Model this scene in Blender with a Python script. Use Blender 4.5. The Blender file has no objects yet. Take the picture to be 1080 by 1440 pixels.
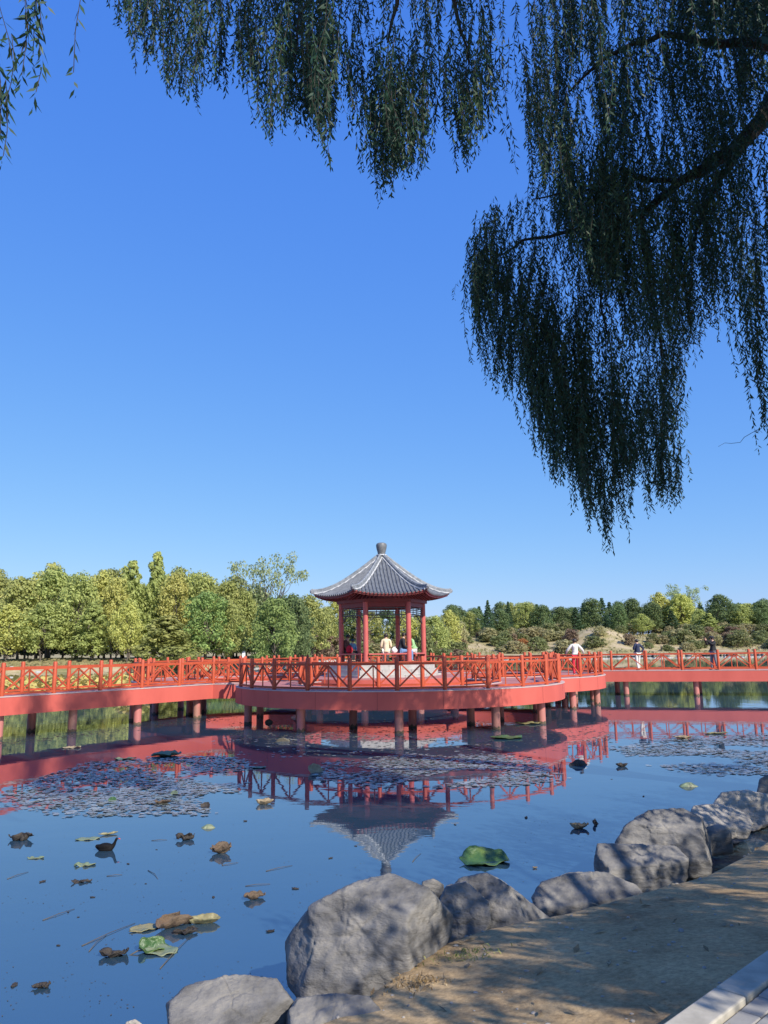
import bpy, bmesh, math, random
import numpy as np
from mathutils import Vector, Matrix, noise
PI = math.pi
scene = bpy.context.scene
COL = scene.collection
rnd = random.Random(7)
rng = np.random.default_rng(11)

# ------------------------------------------------------------------ camera
FPX, CAMZ, YH, ROLL = 1081.0, 2.68, 913.0, math.radians(.8)
PITCH = math.atan((YH - 720) / FPX)
Fv = Vector((0, math.cos(PITCH), math.sin(PITCH)))
U0 = Vector((0, -math.sin(PITCH), math.cos(PITCH)))
R0 = Vector((1, 0, 0))
Rv = R0 * math.cos(ROLL) - U0 * math.sin(ROLL)
Uv = U0 * math.cos(ROLL) + R0 * math.sin(ROLL)
CAM = Vector((0, 0, CAMZ))
cd = bpy.data.cameras.new('camera')
cam = bpy.data.objects.new('camera', cd)
COL.objects.link(cam)
cam.matrix_world = Matrix((( Rv.x, Uv.x, -Fv.x, CAM.x), (Rv.y, Uv.y, -Fv.y, CAM.y), (Rv.z, Uv.z, -Fv.z, CAM.z), (0, 0, 0, 1)))
cd.sensor_width = 36; cd.lens = 36 * FPX / 1440; cd.clip_end = 8000; cd.clip_start = .05
scene.camera = cam

def ray(px, py): return Fv + Rv * ((px - 540) / FPX) + Uv * ((720 - py) / FPX)
def at_z(px, py, z=0.0):
    d = ray(px, py); t = (z - CAMZ) / d.z
    return CAM + d * t
def at_y(px, py, Y):
    d = ray(px, py); return CAM + d * (Y / d.y)
def proj(p):
    v = Vector(p) - CAM; w = v.dot(Fv)
    return (540 + FPX * v.dot(Rv) / w, 720 - FPX * v.dot(Uv) / w)

# ------------------------------------------------------------------ materials
def new_mat(name):
    m = bpy.data.materials.new(name); m.use_nodes = True
    nt = m.node_tree; nt.nodes.clear()
    out = nt.nodes.new('ShaderNodeOutputMaterial')
    return m, nt, out
def N(nt, typ, **kw):
    n = nt.nodes.new(typ)
    for k, v in kw.items():
        if k in n.inputs: n.inputs[k].default_value = v
        else: setattr(n, k, v)
    return n
def c4(c): return (c[0], c[1], c[2], 1)
def mat(name, c1, c2=None, scale=3.0, rough=.6, bump=0.0, bscale=None, detail=6, spec=.5, coords='Object', stretch=(1, 1, 1), c3=None, bdist=.02, rand=0.0, lo=.35, hi=.65):
    m, nt, out = new_mat(name)
    b = N(nt, 'ShaderNodeBsdfPrincipled', Roughness=rough); b.inputs['Specular IOR Level'].default_value = spec
    nt.links.new(b.outputs[0], out.inputs[0])
    tc = N(nt, 'ShaderNodeTexCoord'); mp = N(nt, 'ShaderNodeMapping'); mp.inputs['Scale'].default_value = stretch
    nt.links.new(tc.outputs[coords], mp.inputs[0])
    if c2 is None: c2 = tuple(v * .82 for v in c1)
    nz = N(nt, 'ShaderNodeTexNoise', Scale=scale, Detail=detail, Roughness=.6)
    nt.links.new(mp.outputs[0], nz.inputs['Vector'])
    cr = N(nt, 'ShaderNodeValToRGB'); e = cr.color_ramp.elements
    e[0].position = lo; e[0].color = c4(c1); e[1].position = hi; e[1].color = c4(c2)
    if c3 is not None:
        x = e.new((lo + hi) / 2); x.color = c4(c3)
    nt.links.new(nz.outputs[0], cr.inputs[0])
    col = cr.outputs[0]
    if rand:
        oi = N(nt, 'ShaderNodeObjectInfo'); hs = N(nt, 'ShaderNodeHueSaturation')
        mr = N(nt, 'ShaderNodeMapRange'); mr.inputs['To Min'].default_value = 1 - rand; mr.inputs['To Max'].default_value = 1 + rand
        mh = N(nt, 'ShaderNodeMapRange'); mh.inputs['To Min'].default_value = .5 - rand * .06; mh.inputs['To Max'].default_value = .5 + rand * .06
        nt.links.new(oi.outputs['Random'], mr.inputs[0]); nt.links.new(mr.outputs[0], hs.inputs['Value'])
        nt.links.new(oi.outputs['Random'], mh.inputs[0]); nt.links.new(mh.outputs[0], hs.inputs['Hue'])
        nt.links.new(col, hs.inputs['Color']); col = hs.outputs[0]
    nt.links.new(col, b.inputs['Base Color'])
    if bump:
        n2 = N(nt, 'ShaderNodeTexNoise', Scale=bscale or scale * 4, Detail=8, Roughness=.65)
        nt.links.new(mp.outputs[0], n2.inputs['Vector'])
        bp = N(nt, 'ShaderNodeBump', Strength=bump, Distance=bdist)
        nt.links.new(n2.outputs[0], bp.inputs['Height']); nt.links.new(bp.outputs[0], b.inputs['Normal'])
    return m
def leaf_mat(name, c1, c2, scale=.6, trans=.35, rand=.15, c3=None, rough=.55, spec=.25):
    """foliage: diffuse + translucent with noise-varied leaf colour"""
    m, nt, out = new_mat(name)
    tc = N(nt, 'ShaderNodeTexCoord')
    nz = N(nt, 'ShaderNodeTexNoise', Scale=scale, Detail=5, Roughness=.7)
    nt.links.new(tc.outputs['Object'], nz.inputs['Vector'])
    cr = N(nt, 'ShaderNodeValToRGB'); e = cr.color_ramp.elements
    e[0].position = .36; e[0].color = c4(c1); e[1].position = .64; e[1].color = c4(c2)
    if c3 is not None:
        x = e.new(.56); x.color = c4(c3)
    nt.links.new(nz.outputs[0], cr.inputs[0])
    oi = N(nt, 'ShaderNodeObjectInfo'); hs = N(nt, 'ShaderNodeHueSaturation')
    mr = N(nt, 'ShaderNodeMapRange'); mr.inputs['To Min'].default_value = 1 - rand; mr.inputs['To Max'].default_value = 1 + rand
    mh = N(nt, 'ShaderNodeMapRange'); mh.inputs['To Min'].default_value = .5 - rand * .1; mh.inputs['To Max'].default_value = .5 + rand * .1
    nt.links.new(oi.outputs['Random'], mr.inputs[0]); nt.links.new(mr.outputs[0], hs.inputs['Value'])
    nt.links.new(oi.outputs['Random'], mh.inputs[0]); nt.links.new(mh.outputs[0], hs.inputs['Hue'])
    nt.links.new(cr.outputs[0], hs.inputs['Color'])
    b = N(nt, 'ShaderNodeBsdfPrincipled', Roughness=rough); b.inputs['Specular IOR Level'].default_value = spec
    t = N(nt, 'ShaderNodeBsdfTranslucent'); mx = N(nt, 'ShaderNodeMixShader', Fac=trans)
    nt.links.new(hs.outputs[0], b.inputs['Base Color']); nt.links.new(hs.outputs[0], t.inputs[0])
    nt.links.new(b.outputs[0], mx.inputs[1]); nt.links.new(t.outputs[0], mx.inputs[2]); nt.links.new(mx.outputs[0], out.inputs[0])
    return m

M = {}
M['beam'] = mat('beam_paint', (.52, .112, .088), (.46, .094, .074), 1.1, .6, .12, 14, c3=(.50, .106, .083), bdist=.01, stretch=(1, 1, .35), spec=.2)
M['rail'] = mat('rail_paint', (.46, .085, .035), (.36, .06, .028), 2.5, .5, .1, 30, bdist=.004, spec=.3)
M['deck'] = mat('deck_paint', (.42, .17, .15), (.34, .13, .12), 1.5, .75, .15, 20, bdist=.01)
M['coping'] = mat('edge_strip', (.5, .38, .36), (.4, .3, .29), 3, .8)
M['pile'] = mat('pile_paint', (.47, .15, .14), (.33, .16, .12), 1.7, .6, .25, 9, stretch=(1, 1, .6), bdist=.01)
M['crust'] = mat('waterline_crust', (.16, .10, .06), (.06, .05, .035), 6, .8, .4, 20)
M['pillar'] = mat('pillar_lacquer', (.50, .115, .10), (.44, .095, .085), 2, .45)
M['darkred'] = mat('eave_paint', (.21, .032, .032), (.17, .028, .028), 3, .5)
M['tile'] = mat('roof_tile', (.145, .16, .18), (.085, .095, .11), 5, .6, .3, 25, c3=(.12, .13, .15), spec=.3)
M['ridge'] = mat('ridge_mortar', (.25, .27, .30), (.14, .155, .17), 6, .6, .3, 25)
M['lime'] = mat('lime_mortar', (.62, .63, .65), (.45, .46, .48), 6, .7)
M['finial'] = mat('finial_stone', (.16, .17, .18), (.1, .105, .11), 6, .5, .2, 30)
M['lattice'] = mat('lattice_paint', (.05, .06, .06), (.08, .085, .09), 3, .5)
M['stone'] = mat('plinth_stone', (.46, .44, .41), (.34, .33, .31), 4, .7, .2, 30)
M['rock'] = mat('shore_rock', (.26, .24, .21), (.055, .053, .052), 3.2, .8, .7, 9, detail=14, c3=(.155, .148, .14), bdist=.04, stretch=(1, .8, 2.2), lo=.3, hi=.7)
M['rock2'] = mat('pale_shore_rock', (.43, .39, .33), (.24, .22, .19), 2.6, .85, .8, 8, detail=12, c3=(.34, .31, .27), bdist=.05, stretch=(1, 1, 2), lo=.3, hi=.7)
M['kerb'] = mat('kerb_granite', (.42, .385, .32), (.31, .285, .235), 9, .8, .3, 60, bdist=.004)
M['paver'] = mat('paver_brick', (.27, .26, .24), (.20, .19, .18), 5, .85, .4, 60, bdist=.004, rand=.1)
M['bark'] = mat('bark', (.035, .030, .026), (.016, .014, .012), 6, .9, .8, 18, stretch=(1, 1, .3))
M['bark_far'] = mat('grove_bark', (.13, .11, .09), (.06, .05, .042), 2, .9)
M['pale_bark'] = mat('pale_bark', (.5, .46, .4), (.3, .27, .22), 2, .9)
M['white'] = mat('white_paint', (.78, .78, .77), (.7, .7, .69), 3, .5)
M['skin'] = mat('skin', (.55, .34, .24), (.5, .3, .21), 8, .5)
M['hair'] = mat('black_hair', (.018, .014, .012), (.03, .024, .02), 20, .5)
M['shoe'] = mat('shoe', (.35, .34, .33), (.3, .3, .3), 8, .6)
M['darkshoe'] = mat('dark_shoe', (.03, .03, .03), None, 8, .6)
def cloth(name, c): M[name] = mat(name, c, tuple(v * .8 for v in c), 7, .85, .3, 14, bdist=.02)
for nm, c in dict(white_jacket=(.72, .7, .66), red_trousers=(.62, .02, .05), navy_jacket=(.02, .03, .075), white_trousers=(.68, .66, .63), black_jacket=(.015, .016, .02), grey_trousers=(.2, .215, .25), cream_coat=(.72, .6, .42), black_top=(.02, .022, .03), blue_jeans=(.16, .28, .5), green_jacket=(.3, .52, .24), brown_coat=(.12, .05, .035), blue_top=(.2, .42, .65), blue_hat=(.03, .08, .16), red_cloth=(.5, .01, .03), dark_cloth=(.03, .03, .035)).items(): cloth(nm, c)

M['willow'] = leaf_mat('willow_leaf', (.016, .050, .028), (.045, .095, .040), 1.3, .28, .0, c3=(.024, .064, .034), spec=.35)
M['lotus_green'] = mat('lotus_leaf_green', (.028, .075, .022), (.09, .14, .03), 5, .4, .6, 14, c3=(.045, .10, .03), bdist=.02)
M['lotus_dull'] = mat('lotus_leaf_dull', (.12, .18, .11), (.2, .21, .12), 6, .5, .5, 14, bdist=.02)
M['lotus_pale'] = mat('lotus_leaf_pale', (.26, .24, .12), (.15, .16, .09), 6, .5, .5, 18, bdist=.02, c3=(.21, .18, .085))
M['lotus_brown'] = mat('lotus_leaf_brown', (.12, .075, .045), (.05, .032, .022), 8, .7, .9, 22, bdist=.03, c3=(.12, .085, .055))
M['lotus_dark'] = mat('lotus_leaf_dark', (.045, .035, .028), (.02, .017, .014), 8, .7, .8, 22, bdist=.03)
M['lotus_tan'] = mat('lotus_leaf_tan', (.36, .28, .17), (.2, .15, .09), 8, .7, .8, 22, bdist=.03)
M['lotus_yellow'] = leaf_mat('lotus_bed_leaf', (.58, .40, .08), (.34, .36, .09), .5, .2, .0, c3=(.55, .45, .14))
M['stem'] = mat('water_stem', (.10, .08, .05), (.05, .04, .03), 8, .7)
M['pad'] = mat('pond_pad', (.28, .29, .26), (.17, .19, .16), .9, .2, .2, 30, c3=(.17, .17, .16), spec=.8, coords='Object')
M['scum'] = mat('pond_debris', (.05, .045, .03), (.09, .075, .05), 2, .6)
M['feather'] = mat('black_feather', (.006, .006, .007), (.012, .011, .011), 12, .7, spec=.1)
M['bill'] = mat('red_bill', (.5, .04, .02), None, 12, .4)
M['grass'] = leaf_mat('grass_blade', (.16, .22, .06), (.32, .30, .12), 3, .3, .0)
M['litter'] = leaf_mat('fallen_leaf', (.30, .21, .10), (.45, .36, .22), 7, .1, .0, c3=(.18, .12, .06))

# ------------------------------------------------------------------ helpers
def tag(o, label=None, cat=None, group=None, kind=None):
    if label: o['label'] = label
    if cat: o['category'] = cat
    if group: o['group'] = group
    if kind: o['kind'] = kind
    return o
def thing(name, label, cat, loc=(0, 0, 0), group=None):
    o = bpy.data.objects.new(name, None); COL.objects.link(o)
    o.location = loc; o.empty_display_size = .2
    return tag(o, label, cat, group)
def world_loc(o):
    l = Vector((0, 0, 0))
    while o is not None: l += o.location; o = o.parent
    return l
def link(name, me, parent=None, loc=None):
    o = bpy.data.objects.new(name, me); COL.objects.link(o)
    if loc is not None: o.location = loc
    if parent is not None: o.parent = parent
    return o
def mesh(name, verts, faces, mats, smooth=False, mi=None):
    me = bpy.data.meshes.new(name); me.from_pydata([tuple(v) for v in verts], [], faces)
    for m in (mats if isinstance(mats, (list, tuple)) else [mats]): me.materials.append(m)
    if smooth: me.polygons.foreach_set('use_smooth', [True] * len(me.polygons))
    if mi is not None: me.polygons.foreach_set('material_index', mi)
    me.update(); return me
def fast_quads(name, co, m, smooth=False):
    """co (N*4,3) array of quads"""
    n = len(co); me = bpy.data.meshes.new(name)
    me.vertices.add(n); me.vertices.foreach_set('co', co.astype(np.float32).ravel())
    me.loops.add(n); me.loops.foreach_set('vertex_index', np.arange(n, dtype=np.int32))
    me.polygons.add(n // 4); me.polygons.foreach_set('loop_start', np.arange(0, n, 4, dtype=np.int32))
    me.polygons.foreach_set('loop_total', np.full(n // 4, 4, dtype=np.int32))
    me.update(calc_edges=True); me.materials.append(m)
    return me

class MB:
    def __init__(s): s.v = []; s.f = []
    def add(s, vs, fs):
        b = len(s.v); s.v += [Vector(v) for v in vs]; s.f += [tuple(i + b for i in f) for f in fs]
    def box(s, c, size, ang=0.0):
        x, y, z = (q / 2 for q in size); ca, sa = math.cos(ang), math.sin(ang)
        vs = [(c[0] + a * x * ca - b * y * sa, c[1] + a * x * sa + b * y * ca, c[2] + d * z) for d in (-1, 1) for a, b in ((-1, -1), (1, -1), (1, 1), (-1, 1))]
        s.add(vs, [(3, 2, 1, 0), (4, 5, 6, 7), (0, 1, 5, 4), (1, 2, 6, 5), (2, 3, 7, 6), (3, 0, 4, 7)])
    def beam(s, a, b, w, h):
        a = Vector(a); b = Vector(b); d = (b - a).normalized()
        up = Vector((0, 0, 1)) if abs(d.z) < .95 else Vector((0, 1, 0))
        r = d.cross(up).normalized(); u = r.cross(d).normalized()
        vs = [p + r * (i * w / 2) + u * (j * h / 2) for p in (a, b) for i, j in ((-1, -1), (1, -1), (1, 1), (-1, 1))]
        s.add(vs, [(0, 1, 2, 3), (7, 6, 5, 4), (0, 4, 5, 1), (1, 5, 6, 2), (2, 6, 7, 3), (3, 7, 4, 0)])
    def tube(s, pts, rad, n=8, caps=True):
        pts = [Vector(p) for p in pts]
        if not isinstance(rad, (list, tuple)): rad = [rad] * len(pts)
        b = len(s.v); ref = None
        for i, p in enumerate(pts):
            d = (pts[min(i + 1, len(pts) - 1)] - pts[max(i - 1, 0)])
            d = d.normalized() if d.length > 1e-9 else Vector((0, 0, 1))
            if ref is None: ref = Vector((1, 0, 0)) if abs(d.x) < .8 else Vector((0, 1, 0))
            r = (ref - d * ref.dot(d)).normalized(); u = d.cross(r); ref = r
            for k in range(n):
                a = 2 * PI * k / n; s.v.append(p + (r * math.cos(a) + u * math.sin(a)) * rad[i])
        for i in range(len(pts) - 1):
            for k in range(n):
                s.f.append((b + i * n + k, b + i * n + (k + 1) % n, b + (i + 1) * n + (k + 1) % n, b + (i + 1) * n + k))
        if caps:
            s.f.append(tuple(b + k for k in reversed(range(n)))); s.f.append(tuple(b + (len(pts) - 1) * n + k for k in range(n)))
    def lathe(s, prof, c=(0, 0, 0), n=20):
        b = len(s.v)
        for r, z in prof:
            for k in range(n):
                a = 2 * PI * k / n; s.v.append(Vector((c[0] + r * math.cos(a), c[1] + r * math.sin(a), c[2] + z)))
        for i in range(len(prof) - 1):
            for k in range(n): s.f.append((b + i * n + k, b + i * n + (k + 1) % n, b + (i + 1) * n + (k + 1) % n, b + (i + 1) * n + k))
        s.f.append(tuple(b + k for k in reversed(range(n)))); s.f.append(tuple(b + (len(prof) - 1) * n + k for k in range(n)))
    def ellipsoid(s, c, r, n=14, m=9):
        prof = [(max(1e-4, math.sin(PI * i / m)), -math.cos(PI * i / m)) for i in range(m + 1)]
        b = len(s.v)
        for q, z in prof:
            for k in range(n):
                a = 2 * PI * k / n; s.v.append(Vector((c[0] + r[0] * q * math.cos(a), c[1] + r[1] * q * math.sin(a), c[2] + r[2] * z)))
        for i in range(m):
            for k in range(n): s.f.append((b + i * n + k, b + i * n + (k + 1) % n, b + (i + 1) * n + (k + 1) % n, b + (i + 1) * n + k))
    def build(s, name, m, parent=None, smooth=False, local=False):
        off = Vector((0, 0, 0)) if (parent is None or local) else world_loc(parent)
        me = mesh(name, [v - off for v in s.v], s.f, m, smooth)
        if smooth:
            try: me.set_sharp_from_angle(angle=math.radians(42))
            except Exception: pass
        return link(name, me, parent)

# ------------------------------------------------------------------ light
SAZ, SEL = (math.sin(math.radians(38)), -math.cos(math.radians(38))), math.radians(38)
SUN = Vector((SAZ[0] * math.cos(SEL), SAZ[1] * math.cos(SEL), math.sin(SEL)))
sl = bpy.data.lights.new('sun', 'SUN'); sl.energy = 4.9; sl.angle = math.radians(.53); sl.color = (1, .93, .82)
so = bpy.data.objects.new('sun', sl); COL.objects.link(so)
so.rotation_euler = SUN.to_track_quat('Z', 'Y').to_euler()
w = bpy.data.worlds.new('World'); scene.world = w; w.use_nodes = True
nt = w.node_tree; bg = nt.nodes['Background']
sk = nt.nodes.new('ShaderNodeTexSky'); sk.sky_type = 'NISHITA'; sk.sun_disc = False
sk.sun_elevation = SEL; sk.sun_rotation = math.atan2(SUN.x, SUN.y)
sk.air_density = 1.0; sk.dust_density = .35; sk.ozone_density = 4.0; sk.altitude = 0
hs = nt.nodes.new('ShaderNodeHueSaturation'); hs.inputs['Saturation'].default_value = 1.12
# a clear deep autumn blue: the sky's channels compressed the way a phone camera renders it
hs.inputs['Saturation'].default_value = 1.0
sp = nt.nodes.new('ShaderNodeSeparateColor'); cb = nt.nodes.new('ShaderNodeCombineColor'); nt.links.new(sk.outputs[0], sp.inputs[0])
for i, (e_, g_) in enumerate(((.90, .57), (.62, 1.145), (.18, 3.785))):
    pw = nt.nodes.new('ShaderNodeMath'); pw.operation = 'POWER'; pw.inputs[1].default_value = e_
    ml = nt.nodes.new('ShaderNodeMath'); ml.operation = 'MULTIPLY'; ml.inputs[1].default_value = g_
    nt.links.new(sp.outputs[i], pw.inputs[0]); nt.links.new(pw.outputs[0], ml.inputs[0]); nt.links.new(ml.outputs[0], cb.inputs[i])
nt.links.new(cb.outputs[0], bg.inputs[0]); bg.inputs[1].default_value = .13
scene.view_settings.view_transform = 'Standard'; scene.view_settings.look = 'None'
scene.view_settings.exposure = 0.5; scene.view_settings.gamma = 1
scene.render.resolution_x = 768; scene.render.resolution_y = 1024
scene.render.engine = 'CYCLES'
try:
    scene.cycles.max_bounces = 8; scene.cycles.transmission_bounces = 3; scene.cycles.diffuse_bounces = 3; scene.cycles.glossy_bounces = 3
except Exception: pass

# ------------------------------------------------------------------ terrain and water
LAKE = [(-2.6, 3.4), (-1.25, 4.6), (-.5, 5.5), (.0, 6.35), (.45, 6.75), (1.2, 7.1), (1.9, 7.55), (2.75, 8.1), (3.5, 8.85), (4.3, 9.75), (5.3, 10.9), (7.8, 14.0), (12.4, 19.6), (22, 27), (42, 38), (80, 58), (135, 90), (160, 140), (130, 185), (85, 197), (45, 200), (10, 190), (-12, 165), (-25, 138), (-42, 122), (-70, 116), (-100, 108), (-120, 80), (-90, 30), (-40, 2), (-14, -6), (-6, 1)]
P = np.array(LAKE)
def lake_dist(x, y):
    """positive on land, negative over the lake"""
    x = np.asarray(x, float); y = np.asarray(y, float)
    best = np.full(x.shape, 1e18); inside = np.zeros(x.shape, bool)
    for i in range(len(P)):
        ax, ay = P[i]; bx, by = P[(i + 1) % len(P)]
        dx, dy = bx - ax, by - ay
        t = np.clip(((x - ax) * dx + (y - ay) * dy) / (dx * dx + dy * dy), 0, 1)
        best = np.minimum(best, (x - ax - t * dx) ** 2 + (y - ay - t * dy) ** 2)
        c = ((ay > y) != (by > y)) & (x < (bx - ax) * (y - ay) / (by - ay + 1e-12) + ax)
        inside ^= c
    d = np.sqrt(best); return np.where(inside, -d, d)
def sm(a, b, t):
    t = np.clip((t - a) / (b - a), 0, 1); return t * t * (3 - 2 * t)
def bumps(x, y, s, seed):
    v = np.zeros(np.shape(x)); r = np.random.default_rng(seed)
    for k in range(7):
        a = r.uniform(0, 2 * PI); f = s * r.uniform(.6, 2.2); ph = r.uniform(0, 6)
        v = v + np.sin((x * math.cos(a) + y * math.sin(a)) * f + ph) / 7
    return v
def terrain(x, y):
    x = np.asarray(x, float); y = np.asarray(y, float)
    d = lake_dist(x, y)
    near = .08 + .40 * sm(-.1, .5, d) + .50 * np.clip(d / 3.1, 0, 1) + .02 * bumps(x, y, 2.2, 3) * sm(.2, 1, d) + .008 * bumps(x, y, 9, 4)
    far_l = .5 + 1.1 * sm(0, 14, d) + .4 * bumps(x, y, .08, 5) * sm(4, 20, d)
    rise = sm(-30, 20, x)
    far_r = .4 + .5 * sm(0, 4, d) + (5.2 * sm(5, 50, d)) + .8 * bumps(x, y, .07, 6) * sm(8, 30, d) + .25 * bumps(x, y, .35, 8) * sm(3, 10, d)
    mound = 4.6 * np.exp(-(((x - 62) / 9) ** 2 + ((y - 226) / 14) ** 2)) + 1.2 * np.exp(-(((x - 84) / 12) ** 2 + ((y - 222) / 10) ** 2))
    far = far_l * (1 - rise) + far_r * rise + mound
    k = sm(25, 70, np.hypot(x, y))
    h = near * (1 - k) + far * k
    wet = -.12 - 1.4 * sm(0, 3, -d)
    return np.where(d > 0, h, np.where(d > -.35, .10 + (d / .35) * .22, wet))
def tz(x, y): return float(terrain(np.array([x]), np.array([y]))[0])
def axis(lo, hi, step, far, ratio):
    a = list(np.arange(lo, hi, step)); s = step; v = a[-1]
    while v < far: s *= ratio; v += min(s, 60); a.append(v)
    s = step; v = lo; b = []
    while v > -far: s *= ratio; v -= min(s, 60); b.append(v)
    return np.array(b[::-1] + a)
gx = axis(-3, 8, .09, 1500, 1.09); gx = np.unique(np.concatenate([gx, np.arange(-110, 180, 2.5)]))
gy = axis(1, 15, .09, 2500, 1.09); gy = gy[gy > -300]; gy = np.unique(np.concatenate([gy, np.arange(100, 300, 2.0)]))
XX, YY = np.meshgrid(gx, gy); ZZ = terrain(XX, YY)
ZZ = ZZ + np.where(np.hypot(XX, YY) > 600, 4, 0)
nx, ny = len(gx), len(gy)
vs = np.stack([XX.ravel(), YY.ravel(), ZZ.ravel()], 1)
I = np.arange(nx * ny).reshape(ny, nx)
quads = np.stack([I[:-1, :-1].ravel(), I[:-1, 1:].ravel(), I[1:, 1:].ravel(), I[1:, :-1].ravel()], 1)
me = bpy.data.meshes.new('ground'); me.vertices.add(len(vs)); me.vertices.foreach_set('co', vs.astype(np.float32).ravel())
me.loops.add(quads.size); me.loops.foreach_set('vertex_index', quads.astype(np.int32).ravel())
me.polygons.add(len(quads)); me.polygons.foreach_set('loop_start', np.arange(0, quads.size, 4, dtype=np.int32)); me.polygons.foreach_set('loop_total', np.full(len(quads), 4, dtype=np.int32))
me.update(calc_edges=True); me.polygons.foreach_set('use_smooth', [True] * len(quads))
def ground_material():
    m, nt, out = new_mat('bank_ground')
    b = N(nt, 'ShaderNodeBsdfPrincipled', Roughness=.95); b.inputs['Specular IOR Level'].default_value = .15
    nt.links.new(b.outputs[0], out.inputs[0]); g = N(nt, 'ShaderNodeNewGeometry'); L = nt.links.new
    def noise_(s, d=8, r=.6):
        n = N(nt, 'ShaderNodeTexNoise', Scale=s, Detail=d, Roughness=r); L(g.outputs['Position'], n.inputs['Vector']); return n
    def ramp(n, stops):
        c = N(nt, 'ShaderNodeValToRGB'); e = c.color_ramp.elements
        e[0].position, e[0].color = stops[0][0], c4(stops[0][1]); e[1].position, e[1].color = stops[-1][0], c4(stops[-1][1])
        for p_, q in stops[1:-1]: x = e.new(p_); x.color = c4(q)
        L(n.outputs[0], c.inputs[0]); return c
    soil = ramp(noise_(1.3, 12, .7), [(.3, (.29, .195, .11)), (.5, (.48, .345, .195)), (.7, (.58, .43, .25))])
    fine = ramp(noise_(26, 10, .75), [(.35, (.62, .6, .56)), (.62, (1.12, 1.1, 1.06))])
    mul = N(nt, 'ShaderNodeMix', data_type='RGBA', blend_type='MULTIPLY'); mul.inputs[0].default_value = 1
    L(soil.outputs[0], mul.inputs[6]); L(fine.outputs[0], mul.inputs[7])
    scrub = ramp(noise_(.16, 12, .75), [(.34, (.13, .14, .05)), (.46, (.27, .23, .11)), (.58, (.42, .34, .22)), (.7, (.30, .22, .14))])
    sx = N(nt, 'ShaderNodeVectorMath', operation='LENGTH'); L(g.outputs['Position'], sx.inputs[0])
    mr = N(nt, 'ShaderNodeMapRange'); mr.inputs['From Min'].default_value = 30; mr.inputs['From Max'].default_value = 70
    L(sx.outputs['Value'], mr.inputs[0])
    mx = N(nt, 'ShaderNodeMix', data_type='RGBA'); L(mr.outputs[0], mx.inputs[0]); L(mul.outputs[2], mx.inputs[6]); L(scrub.outputs[0], mx.inputs[7])
    L(mx.outputs[2], b.inputs['Base Color'])
    bp = N(nt, 'ShaderNodeBump', Strength=.85, Distance=.02); n2 = noise_(14, 14, .78); L(n2.outputs[0], bp.inputs['Height'])
    L(bp.outputs[0], b.inputs['Normal'])
    return m
me.materials.append(ground_material())
tag(link('ground', me), kind='structure')

def water_material():
    m, nt, out = new_mat('pond_water'); L = nt.links.new
    b = N(nt, 'ShaderNodeBsdfPrincipled', Roughness=.01, IOR=3.1); L(b.outputs[0], out.inputs[0])
    g = N(nt, 'ShaderNodeNewGeometry')
    n0 = N(nt, 'ShaderNodeTexNoise', Scale=.35, Detail=3); L(g.outputs['Position'], n0.inputs['Vector'])
    cr = N(nt, 'ShaderNodeValToRGB'); e = cr.color_ramp.elements
    e[0].position = .35; e[0].color = (.020, .050, .088, 1); e[1].position = .7; e[1].color = (.024, .054, .086, 1)
    L(n0.outputs[0], cr.inputs[0]); L(cr.outputs[0], b.inputs['Base Color'])
    mp = N(nt, 'ShaderNodeMapping'); mp.inputs['Scale'].default_value = (1, 1.6, 1); L(g.outputs['Position'], mp.inputs[0])
    a = N(nt, 'ShaderNodeTexNoise', Scale=1.1, Detail=4, Roughness=.5); L(mp.outputs[0], a.inputs['Vector'])
    bp = N(nt, 'ShaderNodeBump', Strength=.02, Distance=.10); L(a.outputs[0], bp.inputs['Height']); L(bp.outputs[0], b.inputs['Normal'])
    return m
wm = mesh('water', [(-400, -60, 0), (400, -60, 0), (400, 400, 0), (-400, 400, 0)], [(0, 1, 2, 3)], water_material())
tag(link('water', wm), kind='structure')

# pavement: granite kerb and pavers
ka = Vector((1.28, 3.82, 0)); kd = Vector((.725, .688, 0)).normalized(); kn = Vector((kd.y, -kd.x, 0))
kb = MB(); ang = math.atan2(kd.y, kd.x)
for i in range(-6, 8):
    c = ka + kd * (i * .80 + .02) + kn * .075
    kb.box((c.x, c.y, .955), (.79, .15, .16), ang)
ko = kb.build('kerb', M['kerb']); tag(ko, kind='structure')
bv = ko.modifiers.new('bevel', 'BEVEL'); bv.width = .008; bv.segments = 2
pb = MB()
for r_ in range(0, 26):
    for i in range(-24, 24):
        c = ka + kd * (i * .206 + (.103 if r_ % 2 else 0)) + kn * (.158 + .053 + r_ * .106)
        pb.box((c.x, c.y, .975 + rnd.uniform(-.002, .002)), (.198, .098, .08), ang)
po = pb.build('pavement', M['paver']); tag(po, kind='structure')
bv = po.modifiers.new('bevel', 'BEVEL'); bv.width = .005; bv.segments = 1

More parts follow.
